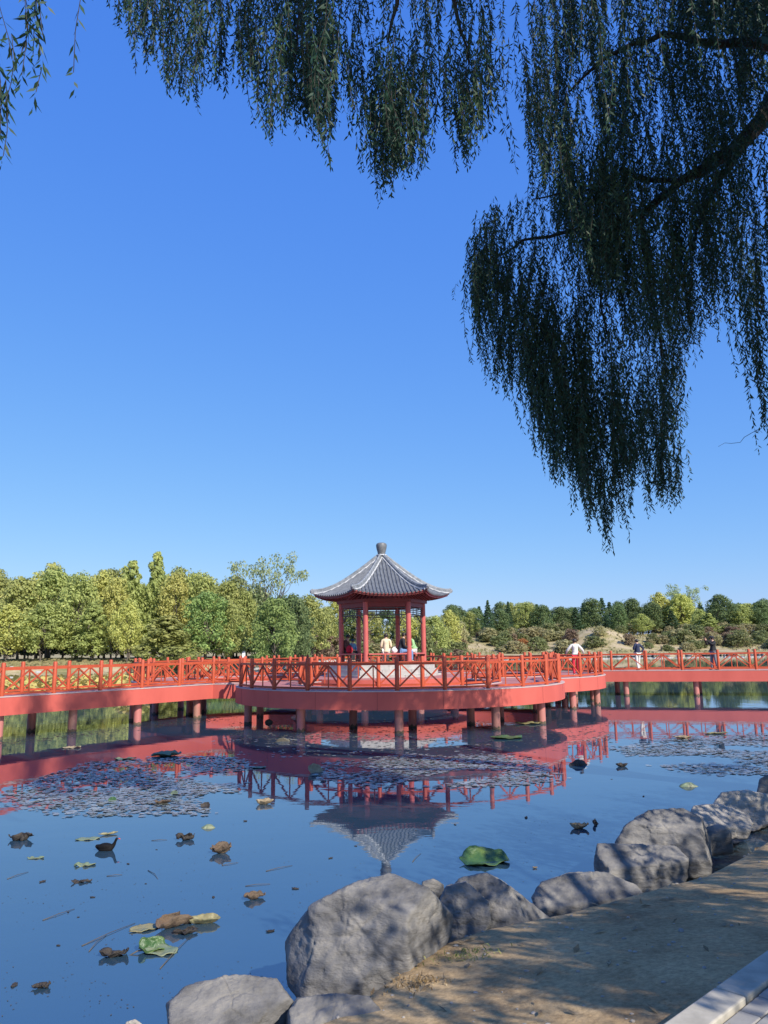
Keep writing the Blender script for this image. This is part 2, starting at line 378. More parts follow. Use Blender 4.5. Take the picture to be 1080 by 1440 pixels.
# ------------------------------------------------------------------ boardwalks
ZD = 1.33; FH = .58
def resample(path, closed, n=None, spacing=None):
    pts = [Vector((p[0], p[1], 0)) for p in path]
    if closed: pts.append(pts[0])
    seg = [(pts[i + 1] - pts[i]).length for i in range(len(pts) - 1)]; tot = sum(seg)
    if n is None: n = max(1, round(tot / spacing))
    out = []
    for k in range(n if closed else n + 1):
        s = tot * k / n; i = 0
        while i < len(seg) - 1 and s > seg[i]: s -= seg[i]; i += 1
        out.append(pts[i].lerp(pts[i + 1], min(1, s / max(seg[i], 1e-9))))
    return out
def railing(parent, path, closed=False, spacing=1.75, skip=None, label=None, detail=True):
    r = thing('railing', None, None, (0, 0, 0)); r.parent = parent; r.location = (path[0][0], path[0][1], ZD); r.location -= world_loc(parent)
    if label: r['label'] = label
    pts = resample(path, closed, spacing=spacing); n = len(pts)
    last = n if closed else n - 1
    ok = lambda p: skip is None or not skip(p)
    mp_ = bpy.data.meshes.new('x')
    post = MB(); post.tube([(0, 0, -.02), (0, 0, 1.06), (0, 0, 1.09)], [.072, .072, .055], 12)
    pm = mesh('post', post.v, post.f, M['rail'], True)
    try: pm.set_sharp_from_angle(angle=math.radians(42))
    except Exception: pass
    base = world_loc(r)
    for p in pts:
        if ok(p): link('post', pm, r, Vector((p.x, p.y, ZD)) - base)
    z = Vector((0, 0, 1)); runs = []; cur = None
    for i in range(last):
        a, b = pts[i], pts[(i + 1) % n]
        if not ok((a + b) / 2): cur = None; continue
        if cur is None: cur = [a]; runs.append(cur)
        cur.append(b)
        d = (b - a).normalized(); a2, b2 = a + d * .06, b - d * .06
        m_ = (a + b) / 2; br = MB()
        br.beam(m_ + z * (ZD + .135), m_ + z * (ZD + .843), .04, .04)
        br.beam(a2 + z * (ZD + .16) + d * .02, m_ - d * .018 + z * (ZD + .82), .042, .05)
        br.beam(b2 + z * (ZD + .16) - d * .02, m_ + d * .018 + z * (ZD + .82), .042, .05)
        br.build('brace', M['rail'], r)
    if closed and len(runs) > 1 and (runs[0][0] - runs[-1][-1]).length < 1e-4: runs[0] = runs.pop() + runs[0][1:]
    for run in runs:
        for nm, zc, w_, h_ in (('top_rail', ZD + .88, .085, .075), ('bottom_rail', ZD + .10, .07, .07)):
            mb = MB(); k_ = len(run)
            for i, p in enumerate(run):
                d = (run[min(i + 1, k_ - 1)] - run[max(i - 1, 0)]).normalized(); s_ = Vector((-d.y, d.x, 0)) * w_ / 2
                for u, v in ((-1, -1), (1, -1), (1, 1), (-1, 1)): mb.v.append(p + s_ * u + z * (zc + v * h_ / 2))
            for i in range(k_ - 1):
                for c in range(4): mb.f.append((i * 4 + c, i * 4 + (c + 1) % 4, i * 4 + 4 + (c + 1) % 4, i * 4 + 4 + c))
            mb.f.append((3, 2, 1, 0)); mb.f.append(tuple((k_ - 1) * 4 + c for c in range(4)))
            mb.build(nm, M['rail'], r)
    return r
def pile(parent, x, y, rad=.145):
    b = MB(); b.tube([(x, y, -1.3), (x, y, -.2), (x, y, .3), (x, y, ZD - FH + .05)], rad, 18)
    o = b.build('pile', M['pile'], parent, True)
    b = MB(); k = 18; top = [.05 + .035 * math.sin(i * 1.9 + x * 3) + .02 * math.sin(i * 4.3 + y) for i in range(k)]; R_ = rad + .004
    for zz in (None, -.3):
        for i in range(k): b.v.append(Vector((x + R_ * math.cos(2 * PI * i / k), y + R_ * math.sin(2 * PI * i / k), top[i] + .03 if zz is None else zz)))
    b.f = [(i, k + i, k + (i + 1) % k, (i + 1) % k) for i in range(k)]
    b.build('waterline_crust', M['crust'], o, True)
    return o

# lobed ring walkway round the pavilion island
CR = Vector((-.3, 39.0, 0))
LOBES = [(.53, 31.9), (4.25, 39.5), (-5.9, 39.3), (-.7, 44.5)]
RO, WALK = 6.52, 2.65
def polar(th, rad, disc=0.0):
    dx, dy = math.cos(th), math.sin(th); best = disc
    for cx, cy in LOBES:
        ox, oy = cx - CR.x, cy - CR.y; b = ox * dx + oy * dy; q = ox * ox + oy * oy - rad * rad; D = b * b - q
        if D > 0: best = max(best, b + math.sqrt(D))
    return Vector((CR.x + best * dx, CR.y + best * dy, 0))
NTH = 360
outer = [polar(2 * PI * k / NTH, RO, 7.0) for k in range(NTH)]
inner = [polar(2 * PI * k / NTH, RO - WALK, 5.55) for k in range(NTH)]
def ringband(mb, A, B, z0, z1):
    n = len(A); z = Vector((0, 0, 1)); b = len(mb.v)
    for k in range(n): mb.v += [A[k] + z * z1, B[k] + z * z1, B[k] + z * z0, A[k] + z * z0]
    for k in range(n):
        i = b + k * 4; j = b + ((k + 1) % n) * 4
        for q in range(4): mb.f.append((i + q, j + q, j + (q + 1) % 4, i + (q + 1) % 4))
def shrink(A, d): 
    out = []
    n = len(A)
    for k in range(n):
        t = (A[(k + 1) % n] - A[k - 1]).normalized(); out.append(A[k] + Vector((-t.y, t.x, 0)) * d)
    return out
ring = thing('ring_walkway', 'red lobed boardwalk ring on round piles around the pavilion island', 'walkway', (CR.x, CR.y, 0))
b = MB(); ringband(b, shrink(outer, .25), shrink(inner, -.25), ZD - .18, ZD); b.build('deck', M['deck'], ring)
b = MB(); ringband(b, outer, shrink(outer, .246), ZD - FH, ZD - .012); b.build('fascia', M['beam'], ring, True)
b = MB(); ringband(b, shrink(inner, -.246), inner, ZD - FH, ZD - .012); b.build('fascia', M['beam'], ring, True)
b = MB(); ringband(b, shrink(outer, -.012), shrink(outer, .247), ZD - .008, ZD + .022); ringband(b, shrink(inner, -.247), shrink(inner, .012), ZD - .008, ZD + .022); b.build('coping', M['coping'], ring)
b = MB()
for k in range(0, NTH, 9):
    p = outer[k]; t_ = (outer[(k + 1) % NTH] - outer[k - 1]).normalized(); n_ = Vector((t_.y, -t_.x, 0))
    b.beam(p + n_ * .001 + Vector((0, 0, ZD - FH + .004)), p + n_ * .001 + Vector((0, 0, ZD - .016)), .010, .006)
    if k == 0: pass
tag(b.build('panel_seams', M['darkred'], ring), kind='stuff')
# footbridges: (start, end, near side = right-hand side facing along)
def lrp(a, b, t): return (a[0] + (b[0] - a[0]) * t, a[1] + (b[1] - a[1]) * t)
LB0, LB1 = (-19.4, 14.4), (-6.15, 34.6)
RB0, RB1 = (8.9, 44.2), (30.0, 38.2)
def side(a, b, off):
    d = Vector((b[0] - a[0], b[1] - a[1], 0)).normalized(); n = Vector((-d.y, d.x, 0)) * off
    return (a[0] + n.x, a[1] + n.y), (b[0] + n.x, b[1] + n.y)
def near_bridge(p, a, b, wd, pad=.0):
    d = Vector((b[0] - a[0], b[1] - a[1], 0)); l = d.length; d.normalize()
    v = Vector((p.x - a[0], p.y - a[1], 0)); s = v.dot(d); t = v.dot(Vector((-d.y, d.x, 0)))
    return -.5 < s < l + 1.5 and -pad < t < wd + pad
BW = 2.2
skipO = lambda p: near_bridge(p, LB0, (LB1[0] + .8, LB1[1] + 1.2), BW, -.15) or near_bridge(p, (RB0[0] - 2, RB0[1] + .57), RB1, BW, -.15)
skipI = lambda p: p.y > 46.0 and abs(p.x - CR.x) < 1.3
railing(ring, shrink(outer, .15), True, 1.56, skipO, 'outer railing of the ring, its front left half in tree shade')
railing(ring, shrink(inner, -.15), True, 1.6, skipI, 'sunlit inner railing of the ring')
for cx, cy, angs, rr in ((.53, 31.9, (201, 236, 268.7, 300.6, 324.5), RO - .38), (.53, 31.9, (204, 246, 275, 306, 333), RO - WALK + .35), (4.25, 39.5, (-50, -24, 2, 30), RO - .38), (4.25, 39.5, (-40, -10, 20), RO - WALK + .35), (-5.9, 39.3, (225, 195, 170, 140, 250), RO - .38), (-5.9, 39.3, (235, 200, 160), RO - WALK + .35), (-.7, 44, (110, 80, 50, 140), RO - .38)):
    for a in angs: pile(ring, cx + rr * math.cos(math.radians(a)), cy + rr * math.sin(math.radians(a)))
for x, y in ((6.35, 33.6), (-5.3, 33.1)): pile(ring, x, y)

def footbridge(name, label, A, B, wd, pile_near, pile_far, spacing, cap=True):
    a0, b0 = A, B; a1, b1 = side(A, B, wd)
    t = thing(name, label, 'footbridge', (A[0], A[1], 0))
    d = Vector((B[0] - A[0], B[1] - A[1], 0)).normalized(); n = Vector((-d.y, d.x, 0)); V = lambda p, z: Vector((p[0], p[1], z))
    def slab(mb, o0, o1, z0, z1):
        vs = [V(A, z0) + n * o0, V(B, z0) + n * o0, V(B, z0) + n * o1, V(A, z0) + n * o1]
        vs += [v + Vector((0, 0, z1 - z0)) for v in vs]
        mb.add(vs, [(3, 2, 1, 0), (4, 5, 6, 7), (0, 1, 5, 4), (1, 2, 6, 5), (2, 3, 7, 6), (3, 0, 4, 7)])
    m = MB(); slab(m, .25, wd - .25, ZD - .17, ZD + .003); m.build('deck', M['deck'], t)
    for o0, o1 in ((0, .246), (wd - .246, wd)):
        m = MB(); slab(m, o0, o1, ZD - FH + .004, ZD - .010); m.build('fascia', M['beam'], t)
    m = MB(); slab(m, -.012, .247, ZD - .006, ZD + .026); slab(m, wd - .247, wd + .012, ZD - .006, ZD + .026); m.build('coping', M['coping'], t)
    L = (Vector(B) - Vector(A)).length
    for s in pile_near: p = V(A, 0) + d * s + n * .35; pile(t, p.x, p.y)
    for s in pile_far: p = V(A, 0) + d * s + n * (wd - .35); pile(t, p.x, p.y)
    for s in pile_near:
        m = MB(); p = V(A, ZD - .46) + d * s; m.beam(p + n * .25, p + n * (wd - .25), .22, .24); m.build('crossbeam', M['beam'], t)
    q0, q1 = side(A, B, .15); r0, r1 = side(A, B, wd - .15)
    e = [v for v in (q0, q1)]; railing(t, e, False, spacing); railing(t, [r0, r1], False, spacing)
    return t
# order ends so that +normal points away from the camera
footbridge('footbridge', 'red footbridge running from the left frame edge to the ring walkway', LB0, LB1, BW, (3.3, 6.6, 9.9, 13.1, 15.8, 18.6, 21.6), (4.9, 8.4, 11.6, 15.2, 19.6, 22.6), 1.82)
footbridge('footbridge', 'long straight red footbridge leaving the ring to the right with two people walking on it', RB0, RB1, BW, (1.6, 4.35, 7.95, 11.6, 15.2, 19), (1.0, 3.9, 8.25, 12.0, 15.6, 19), 1.86)

# ------------------------------------------------------------------ pavilion on its island
PC = Vector((-.15, 36.5, 0)); ROT = math.radians(7.4)
def hexp(R, k, z=0.0, c=PC): a = ROT + k * PI / 3; return Vector((c.x + R * math.cos(a), c.y + R * math.sin(a), z))
pav = thing('pavilion', 'six-pillared red pavilion with grey tiled pointed roof on a white stone plinth', 'pavilion', (PC.x, PC.y, 0))
def hexprism(mb, R, z0, z1, n=6, off=0):
    vs = [hexp(R, k, z0) for k in range(6)] + [hexp(R, k, z1) for k in range(6)]
    mb.add(vs, [tuple(reversed(range(6))), tuple(range(6, 12))] + [(k, (k + 1) % 6, 6 + (k + 1) % 6, 6 + k) for k in range(6)])
IC = Vector((-.16, 40.0, 0)); isl = thing('pavilion_island', 'round red platform on piles that carries the pavilion inside the ring', 'platform', (IC.x, IC.y, 0))
b = MB(); vs = []
for z in (ZD - FH, ZD - .02): vs += [Vector((IC.x + 4.55 * math.cos(a), IC.y + 4.55 * math.sin(a), z)) for a in [2 * PI * k / 56 for k in range(56)]]
b.add(vs, [tuple(reversed(range(56))), tuple(range(56, 112))] + [(k, (k + 1) % 56, 56 + (k + 1) % 56, 56 + k) for k in range(56)])
b.build('island_slab', M['beam'], isl)
b = MB(); b.tube([(IC.x, IC.y, ZD - .019), (IC.x, IC.y, ZD + .012)], 4.5, 56); b.build('island_floor', M['deck'], isl)
b = MB(); b.box((IC.x, 46.6, ZD - .15), (1.9, 4.3, .3)); b.build('link_bridge', M['deck'], isl)
for k in range(9):
    a = 2 * PI * k / 9 + .3; pile(isl, IC.x + 3.8 * math.cos(a), IC.y + 3.8 * math.sin(a), .16)
# plinth in three courses of stone blocks, joints modelled
for i, (R, z0, z1) in enumerate(((2.75, ZD + .013, 1.56), (2.60, 1.563, 1.79), (2.45, 1.793, 2.0))):
    b = MB()
    for k in range(6):
        p, q = hexp(R, k, 0), hexp(R, (k + 1) % 6, 0); d = q - p; nseg = 4
        for j in range(nseg):
            s0, s1 = (j + (.5 if i % 2 else 0)) / nseg, min(1, (j + 1 + (.5 if i % 2 else 0)) / nseg)
            if i % 2 and j == 0:
                a_, b_ = p, p + d * (.5 / nseg - .004)
                nn = Vector((-d.y, d.x, 0)).normalized() * .3
                b.add([a_ + Vector((0, 0, z0)), b_ + Vector((0, 0, z0)), b_ + nn + Vector((0, 0, z0)), a_ + nn + Vector((0, 0, z0)), a_ + Vector((0, 0, z1)), b_ + Vector((0, 0, z1)), b_ + nn + Vector((0, 0, z1)), a_ + nn + Vector((0, 0, z1))], [(3, 2, 1, 0), (4, 5, 6, 7), (0, 1, 5, 4), (1, 2, 6, 5), (2, 3, 7, 6), (3, 0, 4, 7)])
            a_, b_ = p + d * (s0 + .003), p + d * (s1 - .003)
            nn = Vector((-d.y, d.x, 0)).normalized() * .3
            b.add([a_ + Vector((0, 0, z0)), b_ + Vector((0, 0, z0)), b_ + nn + Vector((0, 0, z0)), a_ + nn + Vector((0, 0, z0)), a_ + Vector((0, 0, z1)), b_ + Vector((0, 0, z1)), b_ + nn + Vector((0, 0, z1)), a_ + nn + Vector((0, 0, z1))], [(3, 2, 1, 0), (4, 5, 6, 7), (0, 1, 5, 4), (1, 2, 6, 5), (2, 3, 7, 6), (3, 0, 4, 7)])
    hexprism(b, R - .02, z0 + .01, z1 - .004)
    b.build('plinth_step', M['stone'], pav)
ZF, ZP = 2.0, 4.78
for k in range(6):
    c = hexp(1.94, k); b = MB(); b.tube([(c.x, c.y, ZF + .08), (c.x, c.y, ZP)], .115, 20); po_ = b.build('pillar', M['pillar'], pav, True)
    b = MB(); b.lathe([(.17, 0), (.19, .03), (.17, .09), (.12, .10)], (c.x, c.y, ZF + .002), 18); b.build('pillar_base', M['stone'], po_, True)
for k in range(6):
    p, q = hexp(1.94, k), hexp(1.94, (k + 1) % 6); d = (q - p).normalized(); a_, b_ = p + d * .12, q - d * .12; z = Vector((0, 0, 1))
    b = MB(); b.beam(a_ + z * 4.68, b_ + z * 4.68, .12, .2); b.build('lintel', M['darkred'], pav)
    # lattice frieze
    b = MB(); b.beam(a_ + z * 4.52, b_ + z * 4.52, .05, .035); b.beam(a_ + z * 4.22, b_ + z * 4.22, .05, .035)
    n_ = 9
    for j in range(n_ + 1):
        u = a_.lerp(b_, (j + .001) / n_ if j < n_ else .999)
        if j % 3 != 1: b.beam(u + z * 4.237, u + z * 4.503, .025, .025)
    for zz in (4.32, 4.42):
        b.beam(a_ + z * zz, b_ + z * zz, .022, .02)
    b.build('lattice', M['lattice'], pav)
    for e0, sg in ((a_, 1), (b_, -1)):       # curved corner brackets
        b = MB(); pts = [e0 + d * sg * (.02 + .42 * t) + z * (3.86 + .345 * math.sin(t * PI / 2)) for t in [i / 6 for i in range(7)]]
        b.tube(pts, .02, 6); b.beam(e0 + d * sg * .06 + z * 4.0, e0 + d * sg * .06 + z * 4.2, .02, .02); b.build('bracket', M['lattice'], pav)
    if k not in (1,):                        # benches between the pillars, entrance left open
        b = MB(); b.beam(a_ + z * 2.475, b_ + z * 2.475, .34, .06); bo = b.build('bench', M['pillar'], pav)
        for t in (.06, .36, .64, .94):
            b = MB(); u = a_.lerp(b_, t); b.beam(u + z * ZF, u + z * 2.444, .06, .24); b.build('bench_leg', M['darkred'], bo)
# roof
ZT, ZE, RT, RE = 6.95, 5.10, .16, 3.12
def ridge_pt(k, v, lift=.17, ext=.11):
    r = RT + (RE - RT) * v; z = ZE + (ZT - ZE) * (1 - v) ** 1.3
    w_ = max(0, (v - .45) / .55); z += lift * w_ ** 2.4; r += ext * w_ ** 2.5
    return hexp(r, k, z)
def mid_pt(k, v):
    a = hexp(1, k) - PC; c = hexp(1, (k + 1) % 6) - PC; m = (a + c) / 2
    r = RT + (RE - RT) * v; z = ZE + (ZT - ZE) * (1 - v) ** 1.3
    return PC + m * r + Vector((0, 0, z))
def face_pt(k, u, v):
    """u in -1..1 across"""
    m = mid_pt(k, v); e = ridge_pt(k if u < 0 else (k + 1) % 6, v); e0 = None
    a = hexp(RT + (RE - RT) * v, k if u < 0 else (k + 1) % 6, m.z)
    base = m.lerp(a, abs(u)); return base + (e - a) * abs(u) ** 2.6
z1 = Vector((0, 0, 1))
for k in range(6):
    nu, nv = 24, 16; vs = []
    for j in range(nv + 1):
        for i in range(nu + 1): vs.append(face_pt(k, -1 + 2 * i / nu, j / nv))
    nb = len(vs); vs += [v - z1 * .06 for v in vs]
    q = lambda j, i: j * (nu + 1) + i
    fs = []; mi = []
    for j in range(nv):
        for i in range(nu):
            fs.append((q(j, i), q(j + 1, i), q(j + 1, i + 1), q(j, i + 1))); mi.append(0)
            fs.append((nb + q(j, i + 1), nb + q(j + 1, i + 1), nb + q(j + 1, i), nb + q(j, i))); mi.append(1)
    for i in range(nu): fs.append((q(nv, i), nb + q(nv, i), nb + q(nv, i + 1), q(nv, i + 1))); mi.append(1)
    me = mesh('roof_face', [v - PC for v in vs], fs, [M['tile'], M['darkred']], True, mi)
    try: me.set_sharp_from_angle(angle=math.radians(40))
    except Exception: pass
    rf = link('roof_face', me, pav)
    # tile rolls
    b = MB(); half_e = RE * .5; nr = 9; step = half_e / (nr + .5)
    for j in range(-nr, nr + 1):
        s = abs(j) * step
        v0 = max(0.03, (s / .5 - RT) / (RE - RT) + .015)
        if v0 > .96: continue
        pts = []; nn_ = max(3, int(14 * (1 - v0)) + 2)
        for t in range(nn_ + 1):
            v = v0 + (1.008 - v0) * t / nn_; hw = (RT + (RE - RT) * min(v, 1)) * .5
            u = max(-1, min(1, (j * step) / hw)); p = face_pt(k, u, min(v, 1.0))
            if v > 1: p = p + (face_pt(k, u, 1) - face_pt(k, u, .97)).normalized() * .05
            pts.append(p + z1 * .012)
        b.tube(pts, .05, 8)
    b.build('tile_rolls', M['tile'], rf, True)
    # eave board
    b = MB(); pr = None
    for i in range(nu + 1):
        p = face_pt(k, -1 + 2 * i / nu, .975) - z1 * .10
        if pr is not None: b.beam(pr, p, .05, .055)
        pr = p
    b.build('eave_board', M['darkred'], rf)
    b = MB(); mdir = (mid_pt(k, 1) - PC); mdir.z = 0; mdir.normalize()
    for i in range(-6, 7):
        u = i / 6.4; o = face_pt(k, u, .93) - z1 * .17; inn = face_pt(k, u * .95, .62) - z1 * .16
        b.beam(inn, o, .06, .07)
    b.build('rafters', M['darkred'], rf)
for k in range(6):
    b = MB(); pts = [ridge_pt(k, t / 18) + z1 * .07 for t in range(19)]
    rdir = (pts[-1] - pts[-2]).normalized(); pts.append(pts[-1] + rdir * .1 + z1 * .03)
    for i in range(len(pts) - 1): b.beam(pts[i], pts[i + 1] + (pts[i + 1] - pts[i]) * .04, .15, .16)
    b.tube([p + z1 * .105 for p in pts], .052, 8)
    rg = b.build('ridge', M['ridge'], pav)
    b = MB()
    for sgn in (-1, 1):
        lat = Vector((-math.sin(ROT + k * PI / 3), math.cos(ROT + k * PI / 3), 0)) * .09 * sgn
        for i in range(len(pts) - 2): b.beam(pts[i] + lat - z1 * .05, pts[i + 1] + lat - z1 * .05, .03, .05)
    b.build('mortar_line', M['lime'], rg)
    b = MB(); b.ellipsoid(pts[-1] + z1 * .02, (.08, .08, .09), 8, 6); b.build('ridge_ornament', M['ridge'], rg, True)
# ceiling
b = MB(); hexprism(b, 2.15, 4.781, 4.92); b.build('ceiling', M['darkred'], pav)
b = MB(); b.lathe([(.28, 0), (.28, .06), (.19, .10), (.18, .20), (.215, .22), (.215, .26), (.175, .28), (.18, .34), (.245, .60), (.262, .72), (.235, .80), (.15, .845), (.02, .86)], (PC.x, PC.y, ZT - .10), 24)
fo = b.build('finial', M['finial'], pav, True)
PS = 1.096; PY2 = 40.0
b = MB(); b.lathe([(.24, 0), (.25, .02), (.24, .04)], (PC.x, PC.y, ZT + .13), 24); b.build('finial_band', M['lime'], fo, True)
pav.location = (-.16, PY2, CAMZ - CAMZ * PS); pav.scale = (PS, PS, PS)

# ------------------------------------------------------------------ shore rocks
from mathutils.geometry import convex_hull_2d
bmi = bmesh.new(); bmesh.ops.create_icosphere(bmi, subdivisions=6, radius=1)
ICO = np.array([v.co[:] for v in bmi.verts]); ICOF = [tuple(v.index for v in f.verts) for f in bmi.faces]; bmi.free()
bmi = bmesh.new(); bmesh.ops.create_icosphere(bmi, subdivisions=4, radius=1)
ICO4 = np.array([v.co[:] for v in bmi.verts]); ICO4F = [tuple(v.index for v in f.verts) for f in bmi.faces]; bmi.free()
def rock(label, D, outline, depth, seed, facets=(), m='rock', nrand=9, amp=1.0, lo=.72, fine=True, group='rocks along the pond edge'):
    pts = [at_y(x, y, D) for x, y in outline]
    hull = convex_hull_2d([(p.x, p.z) for p in pts]); h = [Vector((pts[i].x, pts[i].z)) for i in hull]
    c2 = sum(h, Vector((0, 0))) / len(h); C = Vector((c2.x, D, c2.y)); r = random.Random(seed)
    planes = []
    for i in range(len(h)):
        a, b = h[i], h[(i + 1) % len(h)]; e = (b - a)
        if e.length < 1e-4: continue
        m3 = Vector(((a.x + b.x) / 2, D, (a.y + b.y) / 2)); n3 = Vector((e.x, 0, e.y)).cross(m3 - CAM).normalized()
        d = (m3 - C).dot(n3)
        if d < 0: n3, d = -n3, -d
        planes.append((n3, d))
    planes += [(Vector((0, -1, 0)), depth / 2), (Vector((0, 1, 0)), depth / 2)]
    for n, (px, py), dy in facets:
        n = Vector(n).normalized(); p = at_y(px, py, D) + Vector((0, dy, 0)); planes.append((n, max(.03, (p - C).dot(n))))
    for _ in range(min(nrand, 1)):
        n = Vector((r.gauss(0, 1), -abs(r.gauss(0, 1)), r.gauss(.3, .8))).normalized()
        sup = max(Vector((q.x - c2.x, s * depth / 2, q.y - c2.y)).dot(n) for q in h for s in (-1, 1)); planes.append((n, sup * r.uniform(max(lo, .84), .98)))
    PN = np.array([p[0][:] for p in planes]); PD = np.array([p[1] for p in planes])
    V = ICO if fine else ICO4
    dot = np.maximum(V @ PN.T, 1e-3); rr = PD / dot
    q = 130.0; mn = rr.min(1, keepdims=True); R_ = mn[:, 0] * ((rr / mn) ** (-q)).sum(1) ** (-1 / q)
    size = float(np.mean(R_)); vs = V * R_[:, None]; out = []
    o = Vector((seed * 3.1, seed * 1.7, 0))
    for i in range(len(vs)):
        v = Vector(vs[i]); n = Vector(V[i])
        a = noise.fractal(v * (1.6 / size) * .8 + o, .8, 2.1, 4) * .024 * size * amp
        a += (abs(noise.noise(v * (3.2 / size) + o)) - .25) * .035 * size * amp
        # bedding grooves
        g = noise.noise(Vector((v.x * .6 + v.z * .3, v.y * .6, v.z * 4.5)) * (1.2 / size) + o); a -= max(0, .12 - abs(g)) * .16 * size * amp
        vd, vp = noise.voronoi(v * (2.0 / size) + o); a += (noise.noise(Vector(vp[0]) * 5.3) ) * .032 * size * amp - max(0, .07 - (vd[1] - vd[0])) * .35 * size * amp
        if fine: vd, vp = noise.voronoi(v * (5.5 / size) + o); a += noise.noise(Vector(vp[0]) * 4.1) * .022 * size * amp
        if fine: a += noise.fractal(v * 11 + o, .7, 2.2, 5) * .009
        out.append(v + n * a)
    me = mesh('rock', out, ICOF if fine else ICO4F, M[m], True)
    ob = link('rock', me, None, C); tag(ob, label, 'rock', group); return ob
rock('biggest grey boulder at the water edge, tall with a pale lit right side', 6.0, [(401, 1322), (440, 1270), (500, 1240), (552, 1229), (600, 1248), (636, 1286), (634, 1318), (600, 1395), (560, 1425), (430, 1420), (405, 1385)], .78, 3,
     [((-.30, -.85, .42), (500, 1315), -.30), ((.86, -.50, .10), (588, 1330), -.27), ((.05, -.35, .93), (560, 1245), -.05), ((-.8, -.5, .3), (425, 1330), -.1)], nrand=4, lo=.86, amp=.8)
rock('low grey rock cut by the bottom edge of the photo, left of the biggest boulder', 5.35, [(236, 1412), (262, 1386), (330, 1371), (388, 1376), (412, 1410), (405, 1480), (240, 1490)], .7, 8,
     [((.1, -.45, .88), (320, 1385), -.1), ((.6, -.75, .2), (360, 1420), -.3)], nrand=5, lo=.82)
rock('flat grey slab lying at the foot of the biggest boulder', 5.1, [(404, 1425), (420, 1403), (470, 1397), (520, 1402), (548, 1436), (545, 1500), (400, 1500)], .55, 12, [((.0, -.45, .9), (470, 1408), -.1)], nrand=4, lo=.85)
rock('small dark rock just right of the biggest boulder', 6.75, [(612, 1280), (628, 1245), (655, 1240), (688, 1268), (690, 1300), (668, 1340), (620, 1340)], .5, 21, [((-.3, -.8, .4), (650, 1290), -.18)], nrand=6, lo=.8)
rock('tiny dark rock peeping over between the biggest boulder and the pointed rock', 7.5, [(590, 1262), (594, 1240), (610, 1235), (624, 1244), (628, 1280), (592, 1285)], .35, 23, nrand=5, fine=False)
rock('pointed grey rock with a sloping ridge down to the sand', 7.05, [(628, 1262), (645, 1235), (684, 1227), (712, 1243), (772, 1290), (800, 1338), (770, 1370), (640, 1360)], .8, 27,
     [((-.35, -.75, .55), (690, 1280), -.22), ((.70, -.35, .62), (735, 1262), -.05)], nrand=3, lo=.88, amp=.7)
rock('low flat dark rock beside the grass tuft', 8.0, [(748, 1262), (762, 1240), (800, 1228), (850, 1226), (895, 1245), (908, 1262), (880, 1300), (760, 1300)], .8, 31, [((0, -.5, .87), (830, 1232), -.12), ((.1, -.9, .3), (830, 1262), -.36)], nrand=5, lo=.84)
rock('blocky grey rock with a flat top in the middle of the rock row', 8.6, [(836, 1215), (840, 1186), (880, 1188), (950, 1190), (968, 1207), (966, 1235), (940, 1275), (845, 1275)], .7, 35, [((0.0, -.40, .9), (900, 1196), -.1), ((.12, -.95, .2), (900, 1230), -.3)], nrand=3, lo=.86)
rock('large dark boulder with a bright sunlit right face', 9.35, [(864, 1186), (880, 1160), (912, 1140), (960, 1137), (985, 1150), (1002, 1190), (1000, 1235), (870, 1240)], 1.0, 39,
     [((-.25, -.85, .4), (930, 1175), -.38), ((.9, -.4, .2), (978, 1175), -.3), ((0, -.4, .9), (930, 1146), -.1)], nrand=3, lo=.88, amp=.7)
rock('small low rock in the shade behind the large dark boulder', 9.9, [(985, 1185), (990, 1165), (1012, 1158), (1028, 1170), (1032, 1200), (990, 1205)], .5, 41, nrand=5, fine=False)
rock('long pale sunlit slab with a rounded back, upper right of the rock row', 10.9, [(966, 1150), (976, 1133), (1010, 1130), (1045, 1142), (1060, 1158), (1050, 1180), (970, 1180)], .8, 44, [((.1, -.5, .85), (1015, 1138), -.15)], m='rock2', nrand=3, amp=.6, lo=.88)
rock('pale brown angular rock near the right edge', 12.1, [(1002, 1132), (1015, 1114), (1050, 1111), (1085, 1118), (1098, 1150), (1060, 1170), (1010, 1160)], .9, 47, [((-.2, -.8, .5), (1045, 1130), -.25)], m='rock2', nrand=6)
rock('dark upright rock cut by the right edge of the photo', 13.4, [(1064, 1115), (1068, 1096), (1085, 1086), (1115, 1092), (1122, 1130), (1070, 1140)], .9, 51, [((-.5, -.8, .2), (1078, 1110), -.2)], nrand=5, fine=False)
rock('small whitish stone at the bottom edge left of the rocks', 5.45, [(170, 1450), (178, 1437), (190, 1433), (200, 1440), (204, 1462), (172, 1465)], .12, 53, m='rock2', nrand=3, fine=False)
for (px, py, s) in ((398, 1036, .26), (378, 1010, .15)):
    q = at_z(px, py + 6, 0); ob = rock('half sunken stone in the dark water under the ring walkway, ' + ('the broader one' if s > .4 else 'the smaller one'), q.y, [(px - 22 * s * 2, py + 8), (px - 15 * s * 2, py + 3), (px, py + 1), (px + 18 * s * 2, py + 4), (px + 20 * s * 2, py + 10)], 1.0 * s, int(px), m='scum', nrand=4, fine=False, group='stones under the ring walkway')

